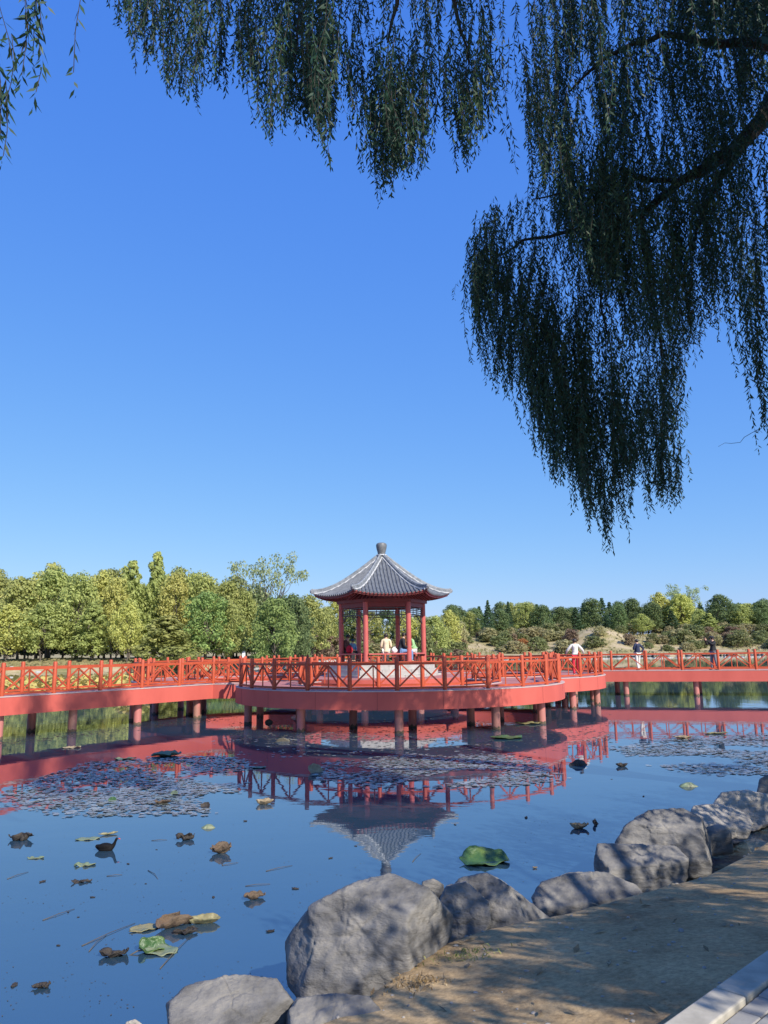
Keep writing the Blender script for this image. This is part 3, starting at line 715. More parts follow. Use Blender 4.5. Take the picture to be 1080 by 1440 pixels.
# pebbles, litter, grass on the bank
def ground_pt(px, py):
    z = .5
    for _ in range(8):
        p = at_z(px, py, z); z = .5 * z + .5 * tz(p.x, p.y)
    return Vector((p.x, p.y, z))
vb = MB()
for _ in range(1500):
    x, y = rnd.uniform(-1, 7), rnd.uniform(3, 14); 
    if lake_dist(np.array([x]), np.array([y]))[0] < .25: continue
    s = rnd.uniform(.004, .015) * (1 if rnd.random() > .04 else 2.0); zz = tz(x, y); a = rnd.uniform(0, PI)
    if (Vector((x, y, 0)) - ka).dot(kn) > -.02: continue
    vb.ellipsoid((x, y, zz + s * .2), (s * rnd.uniform(.8, 1.5), s, s * .6), 6, 4)
tag(vb.build('gravel', M['rock2'], None, True), 'scattered pebbles and grit on the bare soil', 'gravel', kind='stuff')
q = []
for _ in range(1100):
    x, y = rnd.uniform(-.8, 7), rnd.uniform(3, 14); dd = float(lake_dist(np.array([x]), np.array([y]))[0])
    if dd < .2 or (dd > .9 and rnd.random() < .6): continue
    p = Vector((x, y, tz(x, y) + .012)); a = rnd.uniform(0, PI); L = rnd.uniform(.02, .06); W = L * rnd.uniform(.15, .4)
    if (p - ka).dot(kn) > 0: p.z = 1.045
    u = Vector((math.cos(a), math.sin(a), rnd.uniform(-.2, .3))); v = Vector((-math.sin(a), math.cos(a), rnd.uniform(-.3, .3)))
    q += [p - u * L, p - v * W, p + u * L, p + v * W + Vector((0, 0, .006))]
tag(link('leaf_litter', fast_quads('leaf_litter', np.array([t[:] for t in q]), M['litter'])), 'fallen willow leaves strewn on the soil path', 'leaf litter', kind='stuff')
def grass_tuft(px, py, n, hgt, spread, label, dry=False):
    c = ground_pt(px, py); q = []
    for _ in range(n):
        p = c + Vector((rnd.gauss(0, spread), rnd.gauss(0, spread * .6), 0)); p.z = tz(p.x, p.y) - .01
        h = hgt * rnd.uniform(.5, 1.1); d = Vector((rnd.gauss(0, .45), rnd.gauss(0, .45), 1)).normalized(); sdir = d.cross(Vector((rnd.gauss(0, 1), rnd.gauss(0, 1), 0))).normalized() * .0035
        m_ = p + d * h * .6; t = p + (d + Vector((d.x, d.y, -.3)) * .9).normalized() * h
        q += [p - sdir, p + sdir, m_ + sdir, m_ - sdir, m_ - sdir, m_ + sdir, t + sdir * .15, t - sdir * .15]
    off = c; ob = link('grass_tuft', fast_quads('grass_tuft', np.array([(t - off)[:] for t in q]), M['litter' if dry else 'grass']), None, c)
    tag(ob, label, 'grass', None, 'stuff')
grass_tuft(770, 1280, 150, .10, .07, 'bright green grass tuft in front of the low flat dark rock')
grass_tuft(655, 1345, 110, .06, .13, 'thin short grass at the foot of the small dark rock')
grass_tuft(590, 1385, 130, .06, .10, 'dry grass at the right foot of the biggest boulder', True)
grass_tuft(1050, 1168, 160, .10, .25, 'dry straw-coloured grass by the pale rocks near the right edge', True)
grass_tuft(385, 1385, 60, .06, .05, 'dry grass wedged between the biggest boulder and the low rock left of it', True)

# ------------------------------------------------------------------ things on the water
def lotus(name, label, px, py, wid, m, aspect=.7, rot=0, cup=.1, fold=0, crumple=.05, curl=0, tilt=(0, 0), seed=1, sink=.25, wave=.04, notch=False, cat='lotus leaf', parent=None, group=None, stem=None):
    r = random.Random(seed); c = at_z(px, py, 0); R_ = wid / 2; ns, nr = 40, 9; vs = []
    for j in range(nr + 1):
        t = j / nr
        for i in range(ns):
            a = 2 * PI * i / ns; rad = R_ * t * (1 + .10 * noise.noise(Vector((math.cos(a) * 1.7, math.sin(a) * 1.7, seed))) + .05 * math.sin(a * 7 + seed) * t)
            if notch and abs(a - PI) < .3: rad *= .55 + .45 * abs(a - PI) / .3
            x, y = rad * math.cos(a), rad * math.sin(a) * aspect
            z = cup * R_ * t ** 2 + wave * R_ * math.sin(a * 5 + seed) * t ** 2 + fold * abs(y) + .012 * R_ * math.cos(a * 18) * t
            if curl:
                k = curl / R_; ph = y * k; y2 = math.sin(ph) / k; z += (1 - math.cos(ph)) / k; y = y2
            v = Vector((x, y, z)); nv = noise.noise_vector(v * (2.4 / R_) + Vector((seed, 0, 0))) + noise.noise_vector(v * (6 / R_) + Vector((0, seed, 0))) * .22
            vs.append(v + nv * crumple * R_ * (.3 + t))
    fs = [(j * ns + i, j * ns + (i + 1) % ns, (j + 1) * ns + (i + 1) % ns, (j + 1) * ns + i) for j in range(nr) for i in range(ns)]
    Rm = Matrix.Rotation(rot, 3, 'Z') @ Matrix.Rotation(tilt[0], 3, 'X') @ Matrix.Rotation(tilt[1], 3, 'Y')
    vs = [Rm @ v for v in vs]; zs = sorted(v.z for v in vs); z0 = zs[int(len(zs) * sink)]
    vs = [v - Vector((0, 0, z0 - .004)) for v in vs]
    loc = c if parent is None else c - world_loc(parent)
    ob = link(name, mesh(name, vs, fs, M[m], True), parent, Vector((loc.x, loc.y, 0)))
    md = ob.modifiers.new('thickness', 'SOLIDIFY'); md.thickness = .006; md.offset = 0
    if parent is None: tag(ob, label, cat, group)
    if stem:
        s = MB(); s.tube([Vector((0, 0, .01)), Vector((stem[0] * .5, stem[1] * .5, .02)), Vector((stem[0], stem[1], -.02))], [.007, .006, .004], 6)
        so_ = link('stem', mesh('stem', s.v, s.f, M['stem'], True), ob)
    return ob
LG = 'withering lotus leaves on the pond'
lotus('lotus_leaf', 'large fresh green lotus leaf floating beyond the pointed rock', 681, 1212, .64, 'lotus_green', .75, .12, cup=.12, fold=.25, crumple=.07, tilt=(.22, 0), seed=5, sink=.35, wave=.05, group=LG)
# raft of leaves lower left: separate leaves lying on one another
lotus('lotus_leaf', 'bright green folded lotus leaf at the bottom of the leaf raft, lower left', 212, 1336, .29, 'lotus_green', .7, .6, cup=.25, fold=.5, crumple=.2, tilt=(.35, .2), seed=9, sink=.4, group=LG, stem=(-.2, -.15))
lotus('lotus_leaf', 'dull green lotus leaf lying flat in the leaf raft right of the bright green one', 226, 1338, .32, 'lotus_dull', .7, -.3, cup=.08, crumple=.09, seed=10, sink=.35, group=LG, notch=True)
lotus('lotus_leaf', 'rolled brown lotus leaf on top of the leaf raft, lower left', 244, 1303, .36, 'lotus_brown', .75, .7, cup=.1, crumple=.16, curl=2.2, seed=12, sink=.2, group=LG)
lotus('lotus_leaf', 'pale yellowish lotus leaf at the right end of the leaf raft', 288, 1298, .32, 'lotus_pale', .5, .15, cup=.25, fold=.4, crumple=.08, seed=14, sink=.35, group=LG)
lotus('lotus_leaf', 'pale olive lotus leaf at the upper left of the leaf raft', 203, 1306, .30, 'lotus_pale', .65, .5, cup=.03, crumple=.06, seed=15, sink=.3, group=LG, notch=True)
lotus('lotus_leaf', 'crumpled dark brown leaf at the left end of the leaf raft', 160, 1345, .24, 'lotus_dark', .6, .2, cup=.3, crumple=.32, seed=16, sink=.3, group=LG)
lotus('lotus_leaf', 'small brown crumpled leaf under the rolled one in the leaf raft', 262, 1312, .20, 'lotus_dark', .7, .2, cup=.3, crumple=.3, seed=18, sink=.3, group=LG)
lotus('lotus_leaf', 'reddish brown curled leaf alone on open water above and right of the leaf raft', 358, 1264, .24, 'lotus_brown', .6, .5, cup=.3, crumple=.2, curl=1.8, seed=20, sink=.25, group=LG)
lotus('lotus_leaf', 'grey-brown torn leaf standing up from the water right of centre-left pond', 310, 1200, .30, 'lotus_brown', .6, .2, cup=.5, crumple=.25, fold=.5, seed=22, sink=.25, group=LG)
lotus('lotus_leaf', 'rounded grey-green dome-like leaf just above the torn grey-brown one', 293, 1164, .24, 'lotus_dull', .8, .1, cup=-.6, crumple=.1, seed=24, sink=.25, group=LG)
lotus('lotus_leaf', 'black shrivelled leaf left of the dome-like leaf', 262, 1181, .28, 'lotus_dark', .35, .15, cup=.5, crumple=.3, seed=26, sink=.35, group=LG)
lotus('lotus_leaf', 'flat pale green leaf behind the black water bird', 124, 1180, .34, 'lotus_dull', .55, .2, cup=.02, crumple=.04, seed=28, sink=.2, group=LG)
lotus('lotus_leaf', 'narrow pale leaf tip touching the flat one behind the bird', 152, 1174, .26, 'lotus_pale', .3, .5, cup=.2, crumple=.05, seed=29, sink=.2, group=LG)
lotus('lotus_leaf', 'two-humped brown leaf near the left edge at the height of the bird', 30, 1181, .34, 'lotus_dark', .45, .1, cup=.45, crumple=.35, seed=30, sink=.35, group=LG)
lotus('lotus_leaf', 'boat-shaped tan leaf with a dark rim left of the pavilion reflection', 371, 1131, .30, 'lotus_tan', .5, .05, cup=.45, crumple=.12, fold=.3, seed=32, sink=.3, group=LG)
lotus('lotus_leaf', 'pale leaf standing upright in front of the ring walkway', 443, 1086, .34, 'lotus_tan', .8, .3, cup=.2, crumple=.08, tilt=(1.0, .2), seed=34, sink=.15, group=LG)
lotus('lotus_leaf', 'flat greyish leaf below the left end of the ring walkway', 364, 1080, .34, 'lotus_dull', .6, .0, cup=.1, crumple=.06, seed=36, sink=.2, group=LG)
lotus('lotus_leaf', 'small round dark leaf below the left pad mat, the right one', 289, 1135, .17, 'lotus_dark', .8, 0, cup=.4, crumple=.1, tilt=(.7, 0), seed=38, group=LG)
lotus('lotus_leaf', 'brown crumpled leaf at the lower edge of the left pad mat', 229, 1130, .28, 'lotus_brown', .6, .1, cup=.35, crumple=.2, seed=40, group=LG)
lotus('lotus_leaf', 'small round olive leaf upright in the left pad mat, the upper one', 245, 1117, .14, 'lotus_dull', .8, 0, cup=.1, tilt=(1.1, 0), seed=41, group=LG)
lotus('lotus_leaf', 'small round green leaf on the left part of the left pad mat', 158, 1126, .15, 'lotus_green', .8, 0, cup=.1, tilt=(.9, 0), seed=42, group=LG)
lotus('lotus_leaf', 'broad green wrinkled leaf floating below the left footbridge', 234, 1063, .74, 'lotus_dull', .8, .1, cup=.15, fold=.15, crumple=.12, seed=44, sink=.3, group=LG)
lotus('lotus_leaf', 'smaller dark green leaf just left of the broad wrinkled one', 177, 1068, .52, 'lotus_dull', .5, .05, cup=.12, crumple=.12, seed=46, sink=.3, group=LG)
lotus('lotus_leaf', 'tan leaf on the open water right of the pavilion reflection', 815, 1165, .28, 'lotus_tan', .6, .1, cup=.5, crumple=.2, seed=48, sink=.3, group=LG)
lotus('lotus_leaf', 'dark leaf standing up against the tan one right of the pavilion reflection', 835, 1160, .24, 'lotus_dark', .5, .9, cup=.4, crumple=.2, tilt=(1.1, .3), seed=49, sink=.15, group=LG)
lotus('lotus_leaf', 'dark brown folded leaf mound below the right end of the ring', 813, 1076, .46, 'lotus_dark', .7, .2, cup=-.7, fold=-.6, crumple=.2, seed=50, sink=.3, group=LG)
lotus('lotus_leaf', 'little dark scrap of leaf right of the folded brown mound', 874, 1078, .28, 'lotus_dark', .5, .2, cup=.4, crumple=.3, seed=52, group=LG)
lotus('lotus_leaf', 'grey scalloped leaf folded like a shell above the large dark boulder', 969, 1106, .42, 'lotus_dull', .7, .05, cup=-.5, fold=-.3, crumple=.1, tilt=(.3, 0), seed=54, sink=.3, group=LG, wave=.1)
lotus('lotus_leaf', 'flat green leaf in the shade under the right part of the ring', 712, 1038, .95, 'lotus_green', .8, 0, cup=.1, crumple=.05, seed=56, sink=.3, group=LG)
lotus('lotus_leaf', 'pale yellow leaf in the water under the right part of the ring', 742, 1018, .9, 'lotus_pale', .7, 0, cup=.1, crumple=.06, seed=58, sink=.2, group=LG)
lotus('lotus_leaf', 'tan curled leaf in the reflection of the right footbridge', 960, 1039, .5, 'lotus_tan', .6, -.2, cup=.3, crumple=.15, seed=60, group=LG)
lotus('lotus_leaf', 'long pale yellow leaf in the reflection of the right footbridge', 1006, 1032, .75, 'lotus_pale', .3, 0, cup=.1, crumple=.05, seed=62, group=LG)
lotus('lotus_leaf', 'pale leaf scrap floating alone between green leaf and rocks', 752, 1221, .06, 'lotus_tan', .7, 0, cup=.4, crumple=.1, seed=64, group=LG)
lotus('lotus_leaf', 'small dark leaf floating left of the standing lotus leaf remains, below the bird', 50, 1207, .22, 'lotus_dull', .4, 0, cup=.05, crumple=.1, seed=66, group=LG)
lotus('lotus_leaf', 'small T-shaped dark leaf scrap near the bottom left corner', 60, 1389, .13, 'lotus_dark', .5, .2, cup=.4, crumple=.35, seed=68, group=LG)
lotus('lotus_leaf', 'pair of small dull leaves floating below the flat pale leaf by the bird', 120, 1217, .26, 'lotus_dull', .5, .2, cup=.05, crumple=.2, seed=70, group=LG)
lotus('lotus_leaf', 'dark curled scrap above the leaf raft, left of the sticks', 115, 1241, .22, 'lotus_dark', .3, .1, cup=.2, crumple=.3, seed=72, group=LG)
lotus('lotus_leaf', 'dark brown leaf floating in the black shadow under the left footbridge', 100, 1052, .5, 'lotus_tan', .5, .1, cup=.1, crumple=.15, seed=74, group=LG)
# scraps and twigs: nothing tells these apart
scr = []
for i in range(5):
    s = lotus('leaf_scrap', 'tiny dark leaf scrap afloat on the open water', 300, 1300, .04 + .008 * i, 'lotus_dark', .45, i, cup=.08, crumple=.14, seed=80 + i, cat='leaf scrap', group='leaf scraps on the open water'); scr.append(s)
spots = [(82, 1330), (96, 1283), (20, 1386), (465, 1207), (415, 1250), (205, 1243), (180, 1215), (300, 1262), (60, 1240), (130, 1262), (345, 1155), (500, 1190), (640, 1160), (905, 1120), (240, 1290), (110, 1290), (220, 1195), (905, 1058), (740, 1150), (380, 1310), (585, 1168), (860, 1096)]
for i, (px, py) in enumerate(spots):
    p = at_z(px, py, 0)
    if i < 5: s = scr[i]
    else: s = scr[i % 5].copy(); COL.objects.link(s)
    s.location = (p.x, p.y, 0); s.rotation_euler = (0, 0, i * 1.3); k = rnd.uniform(.6, 1.5); s.scale = (k, k, k)
    s['label'] = 'tiny dark leaf scrap afloat on the open water'
tw = None
for i, (px, py, qx, qy) in enumerate([(374, 1225, 411, 1217), (345, 1246, 380, 1243), (115, 1330, 190, 1298), (225, 1362, 270, 1315), (10, 1236, 40, 1226), (150, 1232, 172, 1230), (60, 1294, 105, 1278), (208, 1224, 222, 1236), (580, 1212, 592, 1200), (125, 1338, 150, 1315), (213, 1182, 235, 1181), (312, 1217, 335, 1213)]):
    a, b_ = at_z(px, py, .004), at_z(qx, qy, .004); m = MB(); mid = (a + b_) / 2 + Vector((rnd.uniform(-.02, .02), .01, .006)); off = a.copy()
    m.tube([a - off, mid - off, b_ - off], [.0038, .003, .002], 6); o = link('twig', mesh('twig', m.v, m.f, M['stem'], True), None, off)
    tag(o, 'thin dark twig or stalk drifting on the open water', 'twig', 'twigs on the water')

def pad_mat(poly, n, rmin, rmax, label, seed):
    r = random.Random(seed); xs = [p[0] for p in poly]; ys = [p[1] for p in poly]; vs = []; fs = []; cnt = 0; tries = 0
    W = [at_z(x, y, 0) for x, y in poly]; pl = [(w_.x, w_.y) for w_ in W]
    x0, x1, y0, y1 = min(p[0] for p in pl), max(p[0] for p in pl), min(p[1] for p in pl), max(p[1] for p in pl)
    def ins(x, y):
        c = False
        for i in range(len(pl)):
            (ax, ay), (bx, by) = pl[i], pl[(i + 1) % len(pl)]
            if (ay > y) != (by > y) and x < (bx - ax) * (y - ay) / (by - ay) + ax: c = not c
        return c
    while cnt < n and tries < n * 40:
        tries += 1; x, y = r.uniform(x0, x1), r.uniform(y0, y1)
        jx, jy = x + r.gauss(0, .25), y + r.gauss(0, .35)
        if not ins(jx, jy) or noise.noise(Vector((x * .55, y * .55, seed))) < -.16 + r.uniform(-.12, .2): continue
        R_ = r.uniform(rmin, rmax); b = len(vs); a0 = r.uniform(0, 6.3); k = 9; tx, ty = r.uniform(-.1, .1), r.uniform(-.1, .1); asp = r.uniform(.55, 1)
        vs.append(Vector((x, y, .006)))
        for i in range(k + 1):
            a = a0 + (2 * PI - .5) * i / k; q = R_ * (1 + r.uniform(-.08, .08)); dx, dy = q * math.cos(a), q * math.sin(a) * asp
            vs.append(Vector((x + dx, y + dy, .009 + max(-.004, dx * tx + dy * ty) + r.uniform(0, .003))))
        fs += [(b, b + 1 + i, b + 2 + i) for i in range(k)]; cnt += 1
    me = mesh('lily_pads', vs, fs, M['pad'], True); tag(link('lily_pads', me), label, 'lily pads', kind='stuff')
pad_mat([(40, 1100), (130, 1072), (330, 1062), (350, 1085), (330, 1130), (250, 1148), (130, 1146), (20, 1130)], 4200, .025, .075, 'mat of small grey-brown floating pads below the left footbridge', 3)
pad_mat([(470, 1072), (560, 1062), (720, 1062), (770, 1072), (760, 1098), (640, 1108), (520, 1104), (440, 1092)], 2900, .03, .08, 'mat of small grey floating pads in front of the ring walkway', 4)
pad_mat([(860, 1052), (940, 1040), (1120, 1030), (1140, 1085), (1000, 1092), (900, 1072)], 3000, .03, .085, 'mat of small grey floating pads before the right footbridge', 5)
pad_mat([(300, 1040), (480, 1028), (640, 1040), (700, 1050), (620, 1062), (400, 1064), (330, 1056)], 400, .03, .08, 'sparse dark pads in the shade of the ring walkway', 6)
# dark scum strewn under the walkways
q = []
for _ in range(3800):
    r_ = rnd.random()
    if r_ < .55: p = at_z(rnd.uniform(320, 860), 1030 + rnd.gauss(0, 14), 0)
    else: s = rnd.uniform(0, 22); d = (Vector(LB1) - Vector(LB0)).normalized(); p = Vector((LB0[0] + d.x * s + rnd.gauss(0, .5) + .5, LB0[1] + d.y * s + rnd.gauss(0, .5) - .6, 0))
    if p.y < 19: continue
    a = rnd.uniform(0, PI); L = rnd.uniform(.02, .09); W = L * rnd.uniform(.2, .7); u = Vector((math.cos(a), math.sin(a), 0)); v = Vector((-u.y, u.x, 0)); p = Vector((p.x, p.y, .004))
    q += [p - u * L, p - v * W, p + u * L, p + v * W]
tag(link('floating_debris', fast_quads('floating_debris', np.array([t[:] for t in q]), M['scum'])), 'fine dark plant debris drifting under the walkways', 'debris', kind='stuff')
q = []
for _ in range(1500):
    px, py = rnd.uniform(-20, 560), rnd.uniform(1140, 1430)
    if rnd.random() < .3: px, py = rnd.uniform(560, 900), rnd.uniform(1110, 1240)
    if noise.noise(Vector((px * .012, py * .02, 3))) < -.05: continue
    p = at_z(px, py, .003); a = rnd.uniform(0, PI); L = rnd.uniform(.003, .014); W = L * rnd.uniform(.2, .6); u = Vector((math.cos(a), math.sin(a), 0)); v = Vector((-u.y, u.x, 0))
    q += [p - u * L, p - v * W, p + u * L, p + v * W]
tag(link('floating_specks', fast_quads('floating_specks', np.array([t[:] for t in q]), M['scum'])), 'fine specks of plant matter on the open water', 'debris', kind='stuff')

# water bird
bp_ = at_z(148, 1196, 0); bird = thing('moorhen', 'small black water bird with raised head swimming beside a flat pale leaf', 'bird', (bp_.x, bp_.y, 0))
def skin_mesh(name, nodes, edges, sub=2):
    keys = list(nodes); idx = {k: i for i, k in enumerate(keys)}
    me = bpy.data.meshes.new(name + '_t'); me.from_pydata([tuple(nodes[k][0]) for k in keys], [(idx[a], idx[b]) for a, b in edges], [])
    ob = bpy.data.objects.new(name + '_t', me); COL.objects.link(ob)
    md = ob.modifiers.new('skin', 'SKIN'); md.use_smooth_shade = True
    lay = me.skin_vertices[0].data
    for i, k in enumerate(keys):
        r = nodes[k][1]; lay[i].radius = (r, r) if not isinstance(r, tuple) else r; lay[i].use_root = (i == 0)
    ss = ob.modifiers.new('sub', 'SUBSURF'); ss.levels = sub; ss.render_levels = sub
    dg = bpy.context.evaluated_depsgraph_get(); dg.update()
    out = bpy.data.meshes.new_from_object(ob.evaluated_get(dg)); out.name = name
    bpy.data.objects.remove(ob); return out
bd = skin_mesh('body', {'a': ((0, 0, .03), .06), 'b': ((.07, 0, .035), .055), 'c': ((-.07, 0, .04), .05), 't': ((-.14, 0, .065), .018), 'n': ((.115, 0, .07), .028), 'n2': ((.135, 0, .12), .017), 'h': ((.15, 0, .155), .024), 'h2': ((.168, 0, .155), .014)}, [('a', 'b'), ('a', 'c'), ('c', 't'), ('b', 'n'), ('n', 'n2'), ('n2', 'h'), ('h', 'h2')])
bd.materials.append(M['feather']); link('body', bd, bird)
m = MB(); m.tube([(.176, 0, .155), (.19, 0, .152), (.205, 0, .147)], [.010, .007, .002], 8); link('bill', mesh('bill', m.v, m.f, M['bill'], True), bird)
for s in (-1, 1):
    m = MB(); m.ellipsoid((-.01, s * .045, .06), (.085, .016, .032), 12, 8); link('wing', mesh('wing', m.v, m.f, M['feather'], True), bird)

# ------------------------------------------------------------------ people
def person(label, loc, face, pose, top, bottom, h=1.68, shoe='darkshoe', hair=True, hat=None, coat=False, arms='down', child=None, lean=0.0, backless=False):
    s = h / 1.68; root = thing('person', label, 'person', loc); root.rotation_euler = (0, 0, face); 
    V = Vector
    if pose == 'sit':
        pe = V((0, .02, .10)); hipz = .10
        J = dict(pelvis=(0, .02, .12), spine=(0, .02 - lean * .4, .30), chest=(0, .01 - lean * .9, .47), nb=(0, .01 - lean * 1.3, .60), neck=(0, -.01 - lean * 1.5, .665), head=(0, -.025 - lean * 1.8, .77), top=(0, -.01 - lean * 1.8, .845))
        L = {'hip': (.10, -.02, .09), 'knee': (.11, -.44, .10), 'ankle': (.11, -.43, -.33), 'toe': (.115, -.60, -.39)}
    else:
        J = dict(pelvis=(0, 0, .95), spine=(0, .0, 1.12), chest=(0, .01, 1.29), nb=(0, .015, 1.41), neck=(0, .0, 1.475), head=(0, -.015, 1.575), top=(0, 0, 1.645))
        L = {'hip': (.09, 0, .88), 'knee': (.10, -.02, .48), 'ankle': (.10, .02, .075), 'toe': (.115, -.15, .035)}
    cz = J['nb'][2]; cy = J['nb'][1]
    A = {}
    for sd, k in ((1, 'r'), (-1, 'l')):
        sh = V((sd * .17, cy + .01, cz - .035)); dirn = arms if isinstance(arms, str) else arms[0 if sd == 1 else 1]
        if dirn == 'down': el, wr = sh + V((sd * .06, .02, -.28)), sh + V((sd * .08, -.05, -.52))
        elif dirn == 'lap': el, wr = sh + V((sd * .06, -.02, -.27)), V((sd * .10, cy - .28, cz - .40))
        elif dirn == 'front': el, wr = sh + V((sd * .05, -.04, -.26)), V((sd * .06, cy - .27, cz - .18))
        elif dirn == 'phone': el, wr = sh + V((sd * .05, -.22, -.10)), V((sd * .04, cy - .40, cz + .10))
        elif dirn == 'out': el, wr = sh + V((sd * .18, -.02, -.22)), sh + V((sd * .22, -.18, -.36))
        else: el, wr = sh + V((sd * .20, .05, -.22)), sh + V((sd * .05, .02, -.40))
        A[k] = (sh, el, wr)
    nodes = {k: (V(v) * s, r * s) for k, v, r in (('pelvis', J['pelvis'], .125), ('spine', J['spine'], .105), ('chest', J['chest'], .125), ('nb', J['nb'], .07), ('neck', J['neck'], .05), ('head', J['head'], .085), ('top', J['top'], .06))}
    ed = [('pelvis', 'spine'), ('spine', 'chest'), ('chest', 'nb'), ('nb', 'neck'), ('neck', 'head'), ('head', 'top')]
    jn = {k: v[0].copy() for k, v in nodes.items()}; J2 = {}
    step = 1 if pose == 'sit' else 1
    for sd, k in ((1, 'r'), (-1, 'l')):
        st = 0 if pose == 'sit' else sd * .09
        for nme, r in (('hip', .085), ('knee', .058), ('ankle', .038), ('toe', .03)):
            x, y, z = L[nme]; f_ = {'hip': 0, 'knee': .5, 'ankle': 1, 'toe': 1}[nme]
            p = V((sd * x, y + st * f_, z)) * s; nodes[nme + k] = (p, r * s); J2[nme + k] = p
        ed += [('pelvis', 'hip' + k), ('hip' + k, 'knee' + k), ('knee' + k, 'ankle' + k), ('ankle' + k, 'toe' + k)]
        sh, el, wr = A[k]; hd = (wr - el).normalized(); pm = wr + hd * .055
        for nme, p, r in (('sh', sh, .055), ('el', el, .04), ('wr', wr, .027), ('pm', pm, (.036))): nodes[nme + k] = (p * s, r * s); J2[nme + k] = p * s
        ed += [('nb', 'sh' + k), ('sh' + k, 'el' + k), ('el' + k, 'wr' + k), ('wr' + k, 'pm' + k)]
        side_ = hd.cross(V((sd, .2, .1))).normalized()
        for i, (o, ln) in enumerate(((-.028, .07), (-.010, .08), (.010, .075), (.028, .06))):
            b0 = pm + hd * .035 + side_ * o; b1 = b0 + hd * ln * .55 + V((-sd * .006, 0, 0)); b2 = b1 + hd * ln * .4 + V((-sd * .014, 0, 0))
            nodes['f%d%s' % (i, k)] = (b1 * s, .010 * s); nodes['g%d%s' % (i, k)] = (b2 * s, .008 * s); ed += [('pm' + k, 'f%d%s' % (i, k)), ('f%d%s' % (i, k), 'g%d%s' % (i, k))]
        t1 = wr + hd * .045 - side_ * .045; nodes['th' + k] = (t1 * s, .011 * s); nodes['ti' + k] = ((t1 + hd * .035 - side_ * .006) * s, .009 * s); ed += [('wr' + k, 'th' + k), ('th' + k, 'ti' + k)]
    body = skin_mesh('body', nodes, ed, 1)
    # face features merged in the body mesh: nose, ears, mouth
    bm = bmesh.new(); bm.from_mesh(body); hc = jn['head']
    f = MB(); f.ellipsoid(hc + V((0, -.085, .0)) * s, (.014 * s, .022 * s, .022 * s), 8, 6)
    for sd in (-1, 1): f.ellipsoid(hc + V((sd * .083, .005, .0)) * s, (.012 * s, .022 * s, .032 * s), 8, 6)
    f.ellipsoid(hc + V((0, -.078, -.042)) * s, (.024 * s, .012 * s, .007 * s), 8, 5)
    vv = [bm.verts.new(v) for v in f.v]
    for q_ in f.f: bm.faces.new([vv[i] for i in q_])
    bm.to_mesh(body); bm.free(); body.materials.append(M['skin']); body.polygons.foreach_set('use_smooth', [True] * len(body.polygons)); link('body', body, root)
    for sd in (-1, 1):
        m = MB(); m.ellipsoid(hc + V((sd * .032, -.079, .018)) * s, (.011 * s, .006 * s, .007 * s), 8, 5); link('eye', mesh('eye', m.v, m.f, M['darkshoe'], True), root)
    # jacket
    g = 1.28; jn_ = {}
    hem = J['pelvis'][2] - (.10 if coat else .02)
    nodes = {'spine': (V(J['spine']) * s, .145 * s), 'pelvis': (V((J['pelvis'][0], J['pelvis'][1], hem + .08)) * s, .150 * s), 'chest': (V(J['chest']) * s, .155 * s), 'nb': (V(J['nb']) * s, .085 * s)}
    ed = [('spine', 'pelvis'), ('spine', 'chest'), ('chest', 'nb')]
    if coat and pose == 'sit': nodes['hem'] = (V((0, .03, .02)) * s, .20 * s); ed.append(('pelvis', 'hem'))
    for k in 'rl':
        for nme, r in (('sh', .075), ('el', .060), ('wr', .046)): nodes[nme + k] = (J2[nme + k], r * s)
        ed += [('nb', 'sh' + k), ('sh' + k, 'el' + k), ('el' + k, 'wr' + k)]
    jk = skin_mesh('jacket', nodes, ed, 2); jk.materials.append(M[top]); link('coat' if coat else 'jacket', jk, root)
    if bottom:
        nodes = {'pelvis': (V(J['pelvis']) * s, .135 * s)}; ed = []
        for k in 'rl':
            for nme, r in (('hip', .095), ('knee', .072), ('ankle', .058)): nodes[nme + k] = (J2[nme + k], r * s)
            ed += [('pelvis', 'hip' + k), ('hip' + k, 'knee' + k), ('knee' + k, 'ankle' + k)]
        tr = skin_mesh('trousers', nodes, ed, 2); tr.materials.append(M[bottom]); link('trousers', tr, root)
    for k in 'rl':
        m = MB(); a_, t_ = J2['ankle' + k], J2['toe' + k]; d = (t_ - a_); d.z = 0
        c_ = (a_ + t_) / 2 ; m.ellipsoid((c_.x, c_.y, t_.z + .012 * s), (.05 * s, .135 * s, .048 * s), 12, 8); link('shoe', mesh('shoe', m.v, m.f, M[shoe], True), root)
    m = MB(); hc2 = hc + V((0, .022, .028)) * s; m.ellipsoid(hc2, (.102 * s, .103 * s, .098 * s), 18, 12); link('hair', mesh('hair', m.v, m.f, M['hair'], True), root)
    if hat:
        m = MB(); hh = hc + V((0, .0, .075)) * s; m.ellipsoid(hh, (.112 * s, .118 * s, .07 * s), 18, 10); m.ellipsoid(hh + V((0, -.12, -.015)) * s, (.08 * s, .09 * s, .014 * s), 14, 6); link('cap', mesh('cap', m.v, m.f, M[hat], True), root)
    return root, J2, s
def on_bridge(px, back):
    a, b = side(RB0, RB1, back); dirv = ray(px, 940); 
    # intersect vertical plane through the pixel column with the bridge line
    k = dirv.x / dirv.y; t = (k * a[1] - a[0]) / ((b[0] - a[0]) - k * (b[1] - a[1]))
    return (a[0] + (b[0] - a[0]) * t, a[1] + (b[1] - a[1]) * t, ZD + .006)
person('person in a navy jacket and white trousers seen side-on, walking on the right footbridge', on_bridge(898, 1.15), math.radians(200), 'stand', 'navy_jacket', 'white_trousers', 1.70, 'shoe', arms=('front', 'back'))
